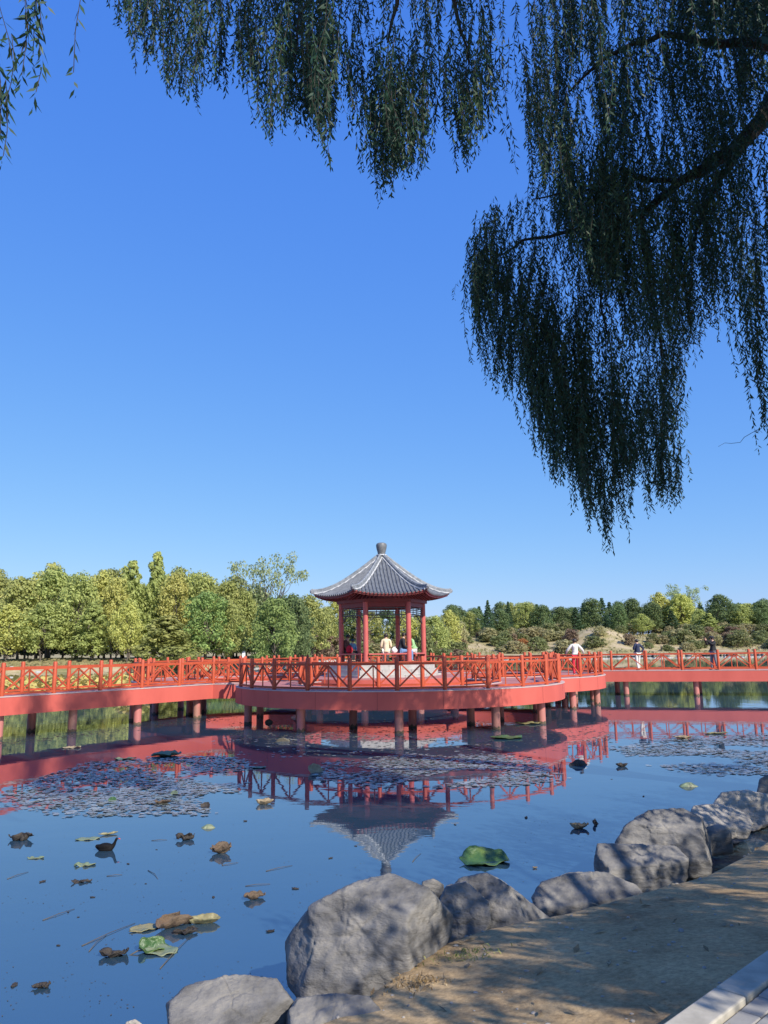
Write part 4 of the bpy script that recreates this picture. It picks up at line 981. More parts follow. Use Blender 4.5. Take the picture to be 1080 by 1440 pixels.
pr, J2, s = person('person in black jacket and cap holding up a phone on the right footbridge', on_bridge(1005, 1.0), math.radians(-75), 'stand', 'black_jacket', 'grey_trousers', 1.78, 'darkshoe', hat='black_top', arms=('phone', 'phone'))
ph = thing('phone', 'dark phone held up by the person in the black cap', 'phone', pr.location)
ph.rotation_euler = pr.rotation_euler
hp = (J2['pmr'] + J2['pml']) / 2 + Vector((0, -.05, .05)); m = MB(); m.box(hp, (.075, .01, .15)); link('phone_body', mesh('phone_body', m.v, m.f, M['dark_cloth']), ph)
m = MB(); m.box(hp + Vector((0, .0065, 0)), (.066, .002, .135)); link('screen', mesh('screen', m.v, m.f, M['lattice']), ph)
q = at_z(806, 950, ZD)
person('person in white jacket and bright red trousers at the right end of the ring', (8.95, 37.0, ZD + .002), math.radians(172), 'stand', 'white_jacket', 'red_trousers', 1.70, 'shoe', arms=('out', 'out'))
def bench_pt(k, t, off=0.0):
    p, q_ = hexp(1.94, k), hexp(1.94, (k + 1) % 6); v = p.lerp(q_, t); n = (PC - v); n.z = 0; n.normalize(); v = v + n * off
    return (-.16 + (v.x - PC.x) * PS, PY2 + (v.y - PC.y) * PS, 2.505 * PS + CAMZ - CAMZ * PS)
person('person in a cream coat sitting in the pavilion with their back to the water', bench_pt(4, .47, .02), math.radians(185), 'sit', 'cream_coat', 'white_trousers', 1.81, 'shoe', coat=True, arms='lap')
person('person in black top and blue jeans sitting in the pavilion beside the white bag', bench_pt(4, .86, .12), math.radians(100), 'sit', 'black_top', 'blue_jeans', 1.87, 'darkshoe', arms='lap', lean=.06)
person('person in a light green jacket and white trousers sitting at the right of the pavilion', bench_pt(5, .28, -.02), math.radians(-62), 'sit', 'green_jacket', 'white_trousers', 1.77, 'shoe', arms='lap', lean=.12)
person('person in dark brown clothes sitting behind the left pillar of the pavilion', bench_pt(2, .88, .05), math.radians(70), 'sit', 'brown_coat', 'dark_cloth', 1.81, 'darkshoe', arms='lap', lean=.1)
person('small child in dark blue hat and light blue top inside the pavilion', bench_pt(2, .52, .15), math.radians(25), 'sit', 'blue_top', 'dark_cloth', 1.36, 'darkshoe', hat='blue_hat', arms='lap')
bx_, by_, bz_ = bench_pt(4, .66, .0)
t = thing('bag', 'crumpled white bag on the pavilion bench beside the person in black', 'bag', (bx_, by_, bz_))
m = MB(); m.ellipsoid((0, 0, .13), (.15, .10, .145), 14, 9)
m.v = [v + noise.noise_vector(v * 9) * .03 for v in m.v]; link('bag_body', mesh('bag_body', m.v, m.f, M['white'], True), t)
m = MB(); m.tube([(-.07, 0, .24), (-.04, 0, .33), (.04, 0, .33), (.07, 0, .24)], .008, 6); link('handle', mesh('handle', m.v, m.f, M['white'], True), t)
bx_, by_, bz_ = bench_pt(3, .30, .05)
t = thing('backpack', 'bright red backpack on the bench at the left inside the pavilion', 'backpack', (bx_, by_, bz_))
m = MB(); m.ellipsoid((0, 0, .2), (.17, .11, .22), 14, 10); m.v = [v + noise.noise_vector(v * 7) * .025 for v in m.v]; link('backpack_body', mesh('backpack_body', m.v, m.f, M['red_cloth'], True), t)
m = MB(); m.ellipsoid((0, -.11, .13), (.11, .05, .09), 12, 8); link('pocket', mesh('pocket', m.v, m.f, M['red_cloth'], True), t)
m = MB(); m.tube([(-.05, 0, .40), (-.03, 0, .45), (.03, 0, .45), (.05, 0, .40)], .01, 6); link('handle', mesh('handle', m.v, m.f, M['dark_cloth'], True), t)

# ------------------------------------------------------------------ far trees
def leaf_cloud(centers, rad, per, size, rg, flat=.8, droop=0.0, aspect=.6):
    """quads scattered through clumps; centers (n,3), rad (n,)"""
    n = len(centers); c = np.repeat(centers, per, 0); r = np.repeat(rad, per)
    d = rg.normal(size=(n * per, 3)); d /= np.linalg.norm(d, axis=1, keepdims=True)
    u = rg.uniform(.25, 1, n * per) ** .5
    p = c + d * (r * u)[:, None] * np.array([1, 1, flat])
    nrm = d + rg.normal(size=d.shape) * .5 + np.array([0, 0, .45]); nrm /= np.linalg.norm(nrm, axis=1, keepdims=True)
    t = np.cross(nrm, rg.normal(size=d.shape)); t /= np.linalg.norm(t, axis=1, keepdims=True)
    if droop: t = t * (1 - droop) + np.array([0, 0, -1.0]) * droop
    b = np.cross(nrm, t); s = size * rg.uniform(.6, 1.3, n * per)[:, None]
    q = np.stack([p - t * s, p - b * s * aspect, p + t * s, p + b * s * aspect], 1)
    return q.reshape(-1, 3)
def limb(mb, a, b, r0, r1, rg, n=5, wob=.06):
    a, b = Vector(a), Vector(b); L = (b - a).length; pts = []
    for i in range(n + 1):
        t = i / n; w_ = wob * L * math.sin(PI * t)
        pts.append(a.lerp(b, t) + Vector((rg.uniform(-1, 1), rg.uniform(-1, 1), rg.uniform(-.3, .3))) * w_)
    mb.tube(pts, [r0 + (r1 - r0) * i / n for i in range(n + 1)], 7, False)
def make_tree(kind, seed):
    """height 10 prototype -> trunk mesh, crown mesh"""
    rg = np.random.default_rng(seed); r = random.Random(seed); tb = MB(); C = []; Rr = []
    leafm = {'olive': 'far_olive', 'green': 'far_green', 'yellow': 'far_yellow', 'orange': 'far_orange', 'conifer': 'far_conifer', 'pine': 'far_pine', 'airy': 'far_airy', 'tall': 'far_tall', 'shrub': 'far_shrub', 'brown': 'far_brown', 'rust': 'far_rust', 'dry': 'far_dry'}[kind]
    per, size, flat = 125, .19, .75
    if kind in ('olive', 'green', 'yellow', 'orange', 'pine'):
        z0 = {'olive': 2.4, 'green': 2.0, 'yellow': 2.4, 'orange': 2.6, 'pine': 1.6}[kind]; W = {'olive': 3.3, 'green': 3.9, 'yellow': 3.0, 'orange': 3.0, 'pine': 3.2}[kind]
        for st in range(r.choice((1, 2, 3)) if kind != 'pine' else 1):
            bx, by = (r.uniform(-.5, .5), r.uniform(-.5, .5)); top = (bx + r.uniform(-1, 1), by + r.uniform(-1, 1), r.uniform(6.5, 8.8)); limb(tb, (bx, by, -.4), top, .17, .04, r)
        n = 46
        for i in range(n):
            t = (i + .5) / n; z = z0 + (9.5 - z0) * t; prof = math.sin(PI * min(1, .22 + t * .78)) ** .6 if kind != 'green' else math.sin(PI * min(1, .30 + t * .70)) ** .5
            a = i * 2.4 + r.uniform(-.4, .4); q = W * prof * r.uniform(.45, .92) * (1 + .22 * math.sin(a * 2 + seed))
            C.append((q * math.cos(a), q * math.sin(a), z + r.uniform(-.3, .3))); Rr.append(r.uniform(.8, 1.45))
            if i % 4 == 0: limb(tb, (0, 0, z0 * .7 + t * 3), C[-1], .07, .02, r, 4)
    elif kind == 'tall':
        limb(tb, (0, 0, -.4), (0, 0, 9.6), .16, .03, r); n = 46
        for i in range(n):
            t = (i + .5) / n; z = 1.8 + 8.1 * t; a = i * 2.4; q = (2.7 * (1 - t) ** .6 * (1 + .25 * math.sin(a * 1.5 + seed)) + .15) * r.uniform(.3, 1.0); C.append((q * math.cos(a), q * math.sin(a), z)); Rr.append((.8 * (1 - t) + .4) * r.uniform(.7, 1.3))
            if i % 3 == 0: limb(tb, (0, 0, z - .6), C[-1], .05, .015, r, 3)
    elif kind == 'conifer':
        limb(tb, (0, 0, -.4), (0, 0, 9.7), .15, .02, r); n = 60; flat = .55
        for i in range(n):
            t = (i + .5) / n; z = .8 + 9.0 * t; a = i * 2.4; q = (2.0 * (1 - t) ** .85) * r.uniform(.55, 1); C.append((q * math.cos(a), q * math.sin(a), z - q * .15)); Rr.append(.65 * (1 - t) + .22)
        per = 60; size = .17
    elif kind == 'airy':
        for st in range(4):
            a = st * 1.6 + .3; f = (math.cos(a) * 2.2, math.sin(a) * 2.2, 7.0); limb(tb, (0, 0, 1 + st * .3), f, .13, .06, r)
            for k in range(8):
                g = (f[0] + r.gauss(0, 1.3), f[1] + r.gauss(0, 1.3), f[2] + r.uniform(-1.8, 2.4)); limb(tb, (f[0] * .7, f[1] * .7, f[2] - 1.6), g, .045, .012, r, 4, .12)
                for _ in range(2): C.append((g[0] + r.gauss(0, .5), g[1] + r.gauss(0, .5), g[2] + r.gauss(0, .4))); Rr.append(r.uniform(.6, 1.0))
        limb(tb, (0, 0, -.4), (0, 0, 4.2), .2, .14, r); per = 42; size = .15
    else:
        n = 34; H_ = 10
        for i in range(n):
            t = (i + .5) / n; z = 1.0 + 8.0 * t ** 1.1; a = i * 2.4; q = 6.2 * math.sqrt(max(0, 1 - (t * .95) ** 2)) * r.uniform(.3, 1.0); C.append((q * math.cos(a), q * math.sin(a), z)); Rr.append(r.uniform(1.2, 2.2))
            if i % 3 == 0: limb(tb, (0, 0, -.3), C[-1], .14, .04, r, 4)
        per = 42; size = .55
    q = leaf_cloud(np.array(C), np.array(Rr), per, size, rg, flat)
    cm = fast_quads('crown', q, M[leafm]); tm = mesh('trunk', tb.v, tb.f, M['pale_bark' if kind == 'airy' and False else 'bark_far'], True)
    return tm, cm
LM = dict(far_olive=((.22, .235, .075), (.35, .34, .12), (.18, .20, .065)), far_green=((.15, .20, .06), (.25, .30, .09), (.12, .17, .055)), far_yellow=((.38, .40, .12), (.31, .35, .11), (.42, .41, .12)), far_orange=((.40, .33, .11), (.31, .32, .11), (.42, .34, .11)),
          far_conifer=((.050, .085, .04), (.085, .12, .055), (.04, .07, .036)), far_pine=((.095, .13, .05), (.17, .20, .075), (.075, .11, .045)), far_airy=((.19, .22, .10), (.27, .28, .14), (.17, .20, .10)), far_tall=((.30, .32, .10), (.42, .42, .14), (.25, .28, .09)),
          far_shrub=((.17, .19, .075), (.30, .29, .12), (.14, .16, .065)), far_brown=((.22, .16, .10), (.28, .21, .14), (.17, .12, .08)), far_rust=((.42, .17, .06), (.35, .22, .10), (.28, .12, .05)), far_dry=((.40, .34, .18), (.30, .28, .14), (.24, .23, .11)))
for k, (a, b, c) in LM.items():
    f_ = 1.3 if k in ('far_shrub', 'far_brown', 'far_rust', 'far_dry', 'far_yellow', 'far_orange', 'far_tall') else 1.85
    a, b, c = [tuple(min(.75, v * f_) for v in q_) for q_ in (a, b, c)]
    M[k] = leaf_mat(k, a, b, .9, .42, .12, c3=c)
PROTO = {}
for i, k in enumerate(('olive', 'green', 'yellow', 'orange', 'conifer', 'pine', 'airy', 'tall', 'shrub', 'brown', 'rust', 'dry')):
    PROTO[k] = [make_tree(k, 100 + i * 7 + j) for j in range(3 if k in ('olive', 'pine', 'shrub') else 2)]
trees = []
def plant(kind, px, top, D, hw=None, grp=None, desc=None, zoff=0.0):
    """kind, pixel column, pixel row of the top, distance: stands on the terrain there"""
    k = ray(px, YH); X = k.x / k.y * D; z = tz(X, D) + zoff; T = at_y(px, top, D); h = max(.6, T.z - z)
    shrub = kind in ('shrub', 'brown', 'rust', 'dry')
    tm, cm = PROTO[kind][rnd.randrange(len(PROTO[kind]))]
    t = thing('shrub' if shrub else {'conifer': 'conifer', 'pine': 'pine_tree'}.get(kind, 'broadleaf_tree'), None, 'shrub' if shrub else 'tree', (X, D, z - .05))
    natural = {'olive': 3.6, 'green': 4.3, 'yellow': 3.3, 'orange': 3.3, 'conifer': 2.3, 'pine': 3.4, 'airy': 4.2, 'tall': 2.6}.get(kind, 7.0)
    if hw is None: sx = h / 10 * rnd.uniform(.9, 1.15)
    else: sx = (hw / (FPX / D)) / natural
    t.scale = (sx, sx, h / 10); t.rotation_euler = (0, 0, rnd.uniform(0, 6.28))
    link('trunk' if not shrub else 'branches', tm, t); link('crown' if not shrub else 'foliage', cm, t)
    trees.append([px, top, D, kind, t, grp or ('left' if px < 440 else 'right'), desc]); return t
# left grove, back row then front row (traced left to right)
for px in range(-30, 440, 20):
    top = 806 + 10 * math.sin(px * .07) + rnd.uniform(-5, 5) + (12 if px > 300 else 0)
    if 330 < px < 440: top = 836 + rnd.uniform(-4, 6)
    plant(rnd.choice(('olive', 'olive', 'yellow', 'olive')) if px < 320 else rnd.choice(('pine', 'olive')), px + rnd.uniform(-4, 4), top, rnd.uniform(150, 158), 30)
for a in ((-12, 806, 140, 40, 'olive'), (26, 808, 134, 40, 'olive'), (70, 799, 138, 42, 'olive'), (108, 806, 133, 36, 'olive'), (140, 803, 143, 32, 'yellow'), (160, 812, 136, 24, 'yellow'), (182, 789, 140, 25, 'tall'), (217, 777, 142, 24, 'tall'), (246, 806, 141, 28, 'yellow'), (282, 806, 146, 36, 'olive'), (318, 814, 146, 32, 'olive'), (372, 778, 152, 44, 'airy'), (344, 828, 145, 24, 'olive'),
          (290, 832, 134, 44, 'green'), (236, 866, 126, 44, 'tall'), (385, 840, 130, 44, 'green'), (418, 842, 143, 24, 'pine'), (326, 846, 135, 24, 'olive'), (60, 846, 128, 34, 'olive'), (10, 850, 127, 34, 'yellow'), (128, 848, 129, 30, 'tall'), (178, 842, 128, 22, 'yellow')):
    plant(a[4], a[0], a[1], a[2], a[3])
for px in range(-20, 440, 15): plant('pine', px + rnd.uniform(-4, 4), 868 + rnd.uniform(-6, 8), rnd.uniform(159, 164), 20)
# middle, behind the pavilion
for a in ((440, 846, 190, 24, 'pine'), (458, 852, 185, 22, 'olive'), (476, 838, 200, 24, 'yellow'), (497, 856, 190, 24, 'pine'), (520, 858, 186, 26, 'olive'), (545, 856, 195, 26, 'pine'), (570, 860, 188, 22, 'yellow'), (592, 862, 190, 24, 'olive'), (612, 864, 188, 26, 'dryt'), (632, 858, 205, 20, 'yellow')):
    plant('olive' if a[4] == 'dryt' else a[4], a[0], a[1], a[2], a[3], 'middle')
# right ridge
for px in range(640, 1110, 13):
    top = 851 + 5 * math.sin(px * .05) + rnd.uniform(-5, 5) - (5 if px > 820 else 0); plant(rnd.choice(('pine', 'pine', 'olive', 'conifer', 'pine')), px + rnd.uniform(-4, 4), top, rnd.uniform(262, 275), 17)
for a in ((636, 849, 245, 14, 'pine'), (662, 860, 240, 14, 'olive'), (688, 843, 235, 13, 'conifer'), (706, 856, 238, 15, 'pine'), (717, 845, 250, 11, 'conifer'), (742, 846, 250, 18, 'olive'), (765, 850, 246, 18, 'pine'), (790, 852, 252, 20, 'pine'), (812, 853, 250, 16, 'conifer'), (836, 841, 252, 20, 'pine'), (872, 849, 244, 17, 'pine'), (893, 841, 250, 19, 'pine'), (920, 846, 246, 20, 'pine'), (932, 833, 262, 20, 'yellow'), (968, 821, 265, 24, 'airy'), (962, 835, 256, 24, 'yellow'), (948, 858, 244, 17, 'conifer'), (988, 856, 243, 17, 'olive'), (1018, 836, 250, 24, 'pine'), (1048, 849, 247, 18, 'olive'), (1075, 845, 246, 18, 'pine'), (1100, 840, 250, 20, 'pine'), (1000, 862, 238, 16, 'tall'), (905, 862, 240, 14, 'olive')):
    plant(a[4], a[0], a[1], a[2], a[3], 'right')
# scrub on the slopes
for i in range(190):
    px = rnd.uniform(425, 1105); D = rnd.uniform(205, 250) if px > 640 else rnd.uniform(172, 196)
    if 796 < px < 876 and rnd.random() < .8: continue
    k = ray(px, YH); X = k.x / k.y * D; g = proj((X, D, tz(X, D)))
    hpx = rnd.uniform(7, 21) * (1 if px > 640 else 1.35)
    kind = rnd.choice(('shrub', 'shrub', 'dry', 'shrub', 'shrub', 'dry', 'brown', 'shrub', 'dry')) if not (420 < px < 470) else 'brown'
    plant(kind, px, g[1] - hpx, D, hpx * rnd.uniform(.6, 1.3), 'slope')
for a in ((567, 893, 176, 16, 'rust'), (448, 892, 165, 22, 'brown'), (428, 897, 160, 16, 'brown'), (700, 893, 222, 17, 'shrub'), (735, 897, 215, 12, 'rust'), (722, 890, 225, 14, 'brown'), (837, 893, 212, 20, 'shrub'), (800, 888, 225, 10, 'brown'), (645, 873, 215, 20, 'dry'), (512, 880, 178, 18, 'brown'), (598, 876, 178, 20, 'shrub')):
    plant(a[4], a[0], a[1], a[2], a[3], 'slope')
CN = {'olive': 'olive-green rounded tree', 'green': 'fresh green broad-crowned tree', 'yellow': 'yellowing leafy tree', 'orange': 'orange-tinged autumn tree', 'conifer': 'dark pointed conifer', 'pine': 'dark green bushy tree', 'airy': 'open-crowned tree with branches showing', 'tall': 'tall narrow light green tree', 'shrub': 'olive scrub bush', 'brown': 'purplish brown bush', 'rust': 'rust-coloured bush', 'dry': 'dry straw-coloured bush'}
PL = {'left': ('in the grove on the left shore', 'trees of the grove on the left shore'), 'middle': ('behind the pavilion', 'trees behind the pavilion'), 'right': ('on the ridge of the right shore', 'trees along the ridge on the right shore'), 'slope': ('on the far bank slope', 'bushes on the far bank slope')}
ORD = lambda n: '%d%s' % (n, 'th' if 10 <= n % 100 <= 20 else {1: 'st', 2: 'nd', 3: 'rd'}.get(n % 10, 'th'))
byk = {}
for t in trees: byk.setdefault((t[5], t[3]), []).append(t)
for (g, k), lst in byk.items():
    lst.sort(key=lambda t: t[0])
    for i, t in enumerate(lst):
        where, grp = PL[g]; t[4]['group'] = grp
        t[4]['label'] = ('the only %s %s' % (CN[k], where)) if len(lst) == 1 else '%s %s, %s from the left' % (CN[k], where, ORD(i + 1))

# lotus bed behind the left footbridge
q = []; st = MB()
for _ in range(2600):
    D = rnd.uniform(44, 74); X = rnd.uniform(-.62 * D, -.315 * D + rnd.gauss(0, .8)); n_ = noise.noise(Vector((X * .15, D * .12, 1)))
    if n_ < -.2: continue
    z = rnd.uniform(.15, .75) + .25 * n_; s = rnd.uniform(.14, .30); p = Vector((X, D, z)); a = rnd.uniform(0, PI)
    u = Vector((math.cos(a), math.sin(a), rnd.uniform(-.5, .5))) * s; v = Vector((-math.sin(a), math.cos(a), rnd.uniform(-.7, .7))) * s
    q += [p - u, p - v + Vector((0, 0, .05)), p + u, p + v + Vector((0, 0, .05))]
    if _ % 3 == 0: st.beam((X, D, -.1), (X + rnd.uniform(-.1, .1), D, z), .02, .02)
tag(link('lotus_bed', fast_quads('lotus_bed', np.array([t[:] for t in q]), M['lotus_yellow'])), 'bed of yellowing lotus plants behind the left footbridge', 'lotus bed', kind='stuff')
tag(st.build('lotus_stalks', M['stem']), 'stalks of the yellowing lotus bed', 'stalks', kind='stuff')
# low grass on the far banks
q = []
for _ in range(16000):
    px = rnd.uniform(0, 1100); D = rnd.uniform(118, 135) if px < 400 else rnd.uniform(168, 255)
    k = ray(px, YH); X = k.x / k.y * D; dd = float(lake_dist(np.array([X]), np.array([D]))[0]) if False else 1
    s = rnd.uniform(.12, .4)
    q.append((X, D, s, rnd.uniform(0, PI)))
q = np.array(q); dd = lake_dist(q[:, 0], q[:, 1]); q = q[(dd > 1.5)]; zz = terrain(q[:, 0], q[:, 1])
nz = bumps(q[:, 0], q[:, 1], .25, 21); kq = nz > -.12; q = q[kq]; zz = zz[kq]
p = np.stack([q[:, 0], q[:, 1], zz], 1); u = np.stack([np.cos(q[:, 3]), np.sin(q[:, 3]), 0 * zz], 1) * q[:, 2:3]; up = np.array([0, 0, 1.0]) * q[:, 2:3] * 1.3
tag(link('far_grass', fast_quads('far_grass', np.stack([p - u * .5, p + u * .5, p + u * .9 + up, p - u * .7 + up * .8], 1).reshape(-1, 3), M['far_dry'])), 'tufts of dry grass covering the far banks', 'grass', kind='stuff')

# far shore furniture and small far figures
def far_base(px, D, zoff=0): 
    k = ray(px, YH); X = k.x / k.y * D; return Vector((X, D, tz(X, D) + zoff))
def lounge(px, D, ang, label):
    b = far_base(px, D); t = thing('garden_chair', label, 'chair', b); t.rotation_euler = (0, 0, ang); s = 1.5
    m = MB(); m.box((0, 0, .42 * s), (.62 * s, .9 * s, .07)); link('seat', mesh('seat', m.v, m.f, M['white']), t)
    m = MB(); m.beam((0, .42 * s, .42 * s), (0, .85 * s, 1.0 * s), .62 * s, .07); link('backrest', mesh('backrest', m.v, m.f, M['white']), t)
    for x in (-.3, .3):
        for y in (-.4, .4):
            m = MB(); m.box((x * s, y * s, .2 * s), (.06, .06, .4 * s)); link('leg', mesh('leg', m.v, m.f, M['white']), t)
        m = MB(); m.box((x * s, 0, .62 * s), (.07, .8 * s, .05)); link('armrest', mesh('armrest', m.v, m.f, M['white']), t)
lounge(180, 121, -1.2, 'white reclined garden chair on the left shore, left one of the pair side by side')
lounge(190, 120.5, 1.3, 'white reclined garden chair on the left shore, right one of the pair side by side')
lounge(236, 121, .1, 'upright white chair on the left shore right of the chair pair')
b = far_base(225, 121); t = thing('garden_table', 'low dark red table on the left shore between the white chairs', 'table', b)
m = MB(); m.box((0, 0, .8), (1.5, .9, .07)); link('table_top', mesh('table_top', m.v, m.f, M['darkred']), t)
for x in (-.6, .6):
    for y in (-.35, .35): m = MB(); m.box((x, y, .385), (.07, .07, .76)); link('leg', mesh('leg', m.v, m.f, M['darkred']), t)
b = far_base(343, 124); t = thing('lamp_post', 'lamp post with a square white lantern in front of the green trees, left shore', 'lamp post', b)
m = MB(); m.tube([(0, 0, 0), (0, 0, 3.0)], .07, 8); link('pole', mesh('pole', m.v, m.f, M['lattice']), t)
m = MB(); m.box((0, 0, 3.55), (.42, .42, .95)); la = link('lantern', mesh('lantern', m.v, m.f, M['white']), t)
m = MB(); m.lathe([(.36, 0), (.30, .08), (.05, .22)], (0, 0, 4.03), 8); link('lantern_cap', mesh('lantern_cap', m.v, m.f, M['lattice']), la)
for px, D, s in ((56, 119, .7), (70, 118.5, 1.0), (18, 119, .6), (283, 121, .8), (300, 122, .5), (365, 131, .7), (120, 119, .5)):
    b = far_base(px, D); m = MB(); m.ellipsoid((0, 0, .2 * s), (.8 * s, .5 * s, .42 * s), 12, 8); m.v = [v + noise.noise_vector(v * 1.7 + Vector((px, 0, 0))) * .16 * s for v in m.v]
    o = link('pale_stone', mesh('pale_stone', m.v, m.f, M['white' if s > .9 else 'stone'], True), None, b)
    tag(o, 'pale rounded stone on the left shore, %s counted from the left' % ORD([18, 56, 70, 120, 283, 300, 365].index(px) + 1), 'stone', 'pale stones on the left shore')
# pale stones edging the right far bank
q = MB()
for i in range(420):
    X = -20 + i * .36; 
    t_ = None
    pts_ = [(160, 140), (130, 185), (85, 197), (45, 200), (10, 190), (-12, 165), (-25, 138)][::-1]
    s_ = i / 420 * (len(pts_) - 1); j = int(s_); f = s_ - j; x = pts_[j][0] * (1 - f) + pts_[j + 1][0] * f; y = pts_[j][1] * (1 - f) + pts_[j + 1][1] * f
    q.ellipsoid((x + rnd.gauss(0, .3), y + rnd.gauss(0, .3), .35), (rnd.uniform(.3, .8), rnd.uniform(.3, .6), rnd.uniform(.15, .4)), 7, 5)
tag(q.build('bank_stones', M['stone'], None, True), 'row of pale stones edging the water at the far bank', 'stones', kind='stuff')
b = far_base(930, 205); person('tiny far figure in dark clothes on the far bank, left one of two', b, 1.0, 'stand', 'dark_cloth', 'dark_cloth', 1.6, arms='out')
b = far_base(962, 206); person('tiny far figure in dark top on the far bank, right one of two', b, .2, 'stand', 'navy_jacket', 'dark_cloth', 1.7)

# ------------------------------------------------------------------ willows
def interp(x, pts):
    if x <= pts[0][0]: return pts[0][1]
    for (a, b), (c, d) in zip(pts, pts[1:]):
        if x <= c: return b + (d - b) * (x - a) / (c - a)
    return pts[-1][1]
LV = []; TW = []
def strand(bottom, length, drift=0.0, out=None, lw=.0105, ll=(.075, .13), dens=34, lev=1.0):
    """one hanging willow whip, leaves all along it"""
    n = int(length * dens); t = np.linspace(0, 1, max(n, 3)) + rng.uniform(-.01, .01, max(n, 3)); n = len(t)
    ph, am = rng.uniform(0, 6), rng.uniform(.01, .07) * length
    P_ = np.zeros((n, 3)); P_[:, 2] = bottom.z + length * (1 - t)
    sx = am * np.sin(t * 4 + ph) + drift * length * t ** 1.4; sy = am * np.cos(t * 3.1 + ph)
    sx -= sx[-1]; sy -= sy[-1]
    P_[:, 0] = bottom.x + sx; P_[:, 1] = bottom.y + sy
    if out is not None:
        k = (1 - t) ** 2.2; P_[:, 0] += out[0] * k; P_[:, 1] += out[1] * k
    a = rng.uniform(0, 2 * PI, n); op = rng.uniform(.2, 1.35, n); el = rng.uniform(-.1, .1, n)
    D_ = np.stack([np.cos(a) * op + drift * .5, np.sin(a) * op, -np.ones(n) + el], 1); D_ /= np.linalg.norm(D_, axis=1, keepdims=True)
    W_ = np.cross(D_, rng.normal(size=(n, 3))); W_ /= np.linalg.norm(W_, axis=1, keepdims=True)
    L = rng.uniform(ll[0], ll[1], n)[:, None] * np.clip(1.15 - .5 * t, .5, 1)[:, None]; w_ = lw * rng.uniform(.8, 1.25, n)[:, None]
    mid = P_ + D_ * L * .42
    LV.append(np.stack([P_, mid + W_ * w_, P_ + D_ * L, mid - W_ * w_], 1).reshape(-1, 3))
    s = P_[::6]; 
    if len(s) > 1:
        o = np.array([.0022, .0012, 0]); TW.append(np.stack([s[:-1] - o, s[:-1] + o, s[1:] + o, s[1:] - o], 1).reshape(-1, 3))
def bunch(px, py, D, lo, hi, k, spread=.09, drift=.02, top_limit=None, **kw):
    for _ in range(k):
        b = at_y(px, py, D) + Vector((rnd.gauss(0, spread), rnd.gauss(0, spread * 1.3), abs(rnd.gauss(0, .22))))
        L = rnd.uniform(lo, hi)
        if top_limit is not None:
            mx_ = at_y(px, top_limit, D).z - b.z
            if mx_ < .25: b.z -= .25 - mx_ ; mx_ = .3
            L = min(L, mx_)
        strand(b, L, drift + rnd.gauss(0, .05), **kw)
ENV_LOBE = [(668, 402), (680, 500), (690, 545), (705, 555), (735, 565), (752, 600), (765, 650), (778, 698), (800, 670), (822, 715), (842, 748), (862, 790), (872, 715), (888, 695), (905, 655), (925, 728), (952, 715), (957, 560)]
DOME = [(668, 385), (675, 340), (690, 300), (715, 285), (745, 265), (790, 250), (960, 220)]
for _ in range(170):
    px = 668 + 289 * rnd.random() ** .9; env = interp(px, ENV_LOBE); dm = interp(px, DOME)
    py = env - abs(rnd.gauss(0, .5)) * (env - dm - 40) if rnd.random() > .35 else env - rnd.uniform(0, 22)
    py = max(py, dm + 40); bunch(px, py, rnd.uniform(10.2, 12), .5, 2.2, rnd.randint(4, 10), .11, .035, dm, out=(rnd.uniform(-.02, .35) * (1 if px < 760 else .3), 0))
for px, py, k in ((862, 783, 3), (853, 760, 4), (925, 725, 3), (950, 708, 4), (780, 690, 4), (893, 690, 3), (838, 740, 4), (820, 705, 4), (672, 398, 4), (676, 380, 3), (703, 540, 4), (935, 690, 5), (765, 640, 5)):
    bunch(px, py, 10.8, .9, 1.8, k, .04, .05, interp(px, DOME))
ENV_R = [(738, 200), (750, 262), (780, 300), (840, 420), (900, 500), (940, 470), (958, 500), (975, 520), (1000, 455), (1012, 440), (1030, 470), (1042, 420), (1052, 540), (1066, 560), (1095, 575)]
for _ in range(205):
    px = 750 + 346 * rnd.random(); env = interp(px, ENV_R)
    if px > 955 and rnd.random() < .5: env -= rnd.uniform(60, 160)
    py = env - rnd.random() ** 1.2 * (env + 40) if rnd.random() > .25 else env - rnd.uniform(0, 25)
    bunch(px, py, rnd.uniform(8.6, 11.5), .6, 2.0, rnd.randint(5, 10), .12, .012)
ENV_T = [(163, 20), (175, 45), (195, 70), (206, 125), (225, 100), (240, 140), (262, 160), (285, 120), (302, 140), (320, 125), (345, 140), (360, 130), (382, 200), (398, 170), (415, 190), (440, 180), (455, 205), (468, 215), (485, 160), (500, 140), (512, 180), (524, 235), (537, 285), (552, 245), (563, 250), (582, 250), (600, 215), (618, 205), (640, 180), (655, 235), (672, 205), (690, 215), (704, 110), (722, 40), (738, 30)]
for _ in range(190):
    px = 163 + 575 * rnd.random() ** .85; env = interp(px, ENV_T)
    if 703 < px < 738 and rnd.random() < .96: continue
    py = env - rnd.random() ** 1.1 * (env + 60) if rnd.random() > .4 else env - rnd.uniform(0, 15)
    bunch(px, py, rnd.uniform(7.4, 9.8), .4, 1.5, rnd.randint(4, 9), .10, .02)
for px, py, k, D in ((469, 245, 4, 6.2), (380, 195, 4, 6.5), (462, 205, 5, 6.4), (537, 290, 4, 8.5), (268, 150, 4, 7.5), (722, 240, 2, 8), (438, 205, 2, 8), (558, 250, 4, 8), (595, 240, 3, 8)):
    bunch(px, py, D, 1.0, 1.6, k, .035, .02)
# near whips top left
for px, py in ((2, 232), (0, 190), (14, 110), (24, 90), (46, 155), (58, 90), (52, 60), (38, 60), (28, 130), (60, 50), (6, 150), (-8, 210), (44, 100), (66, 20)):
    b = at_y(px, py, 4.3); strand(b, rnd.uniform(.5, .9), .03, None, .0095, (.08, .125), 34)
b = at_y(106, 135, 4.3); strand(b, .75, .02, None, .0095, (.07, .115), 22)
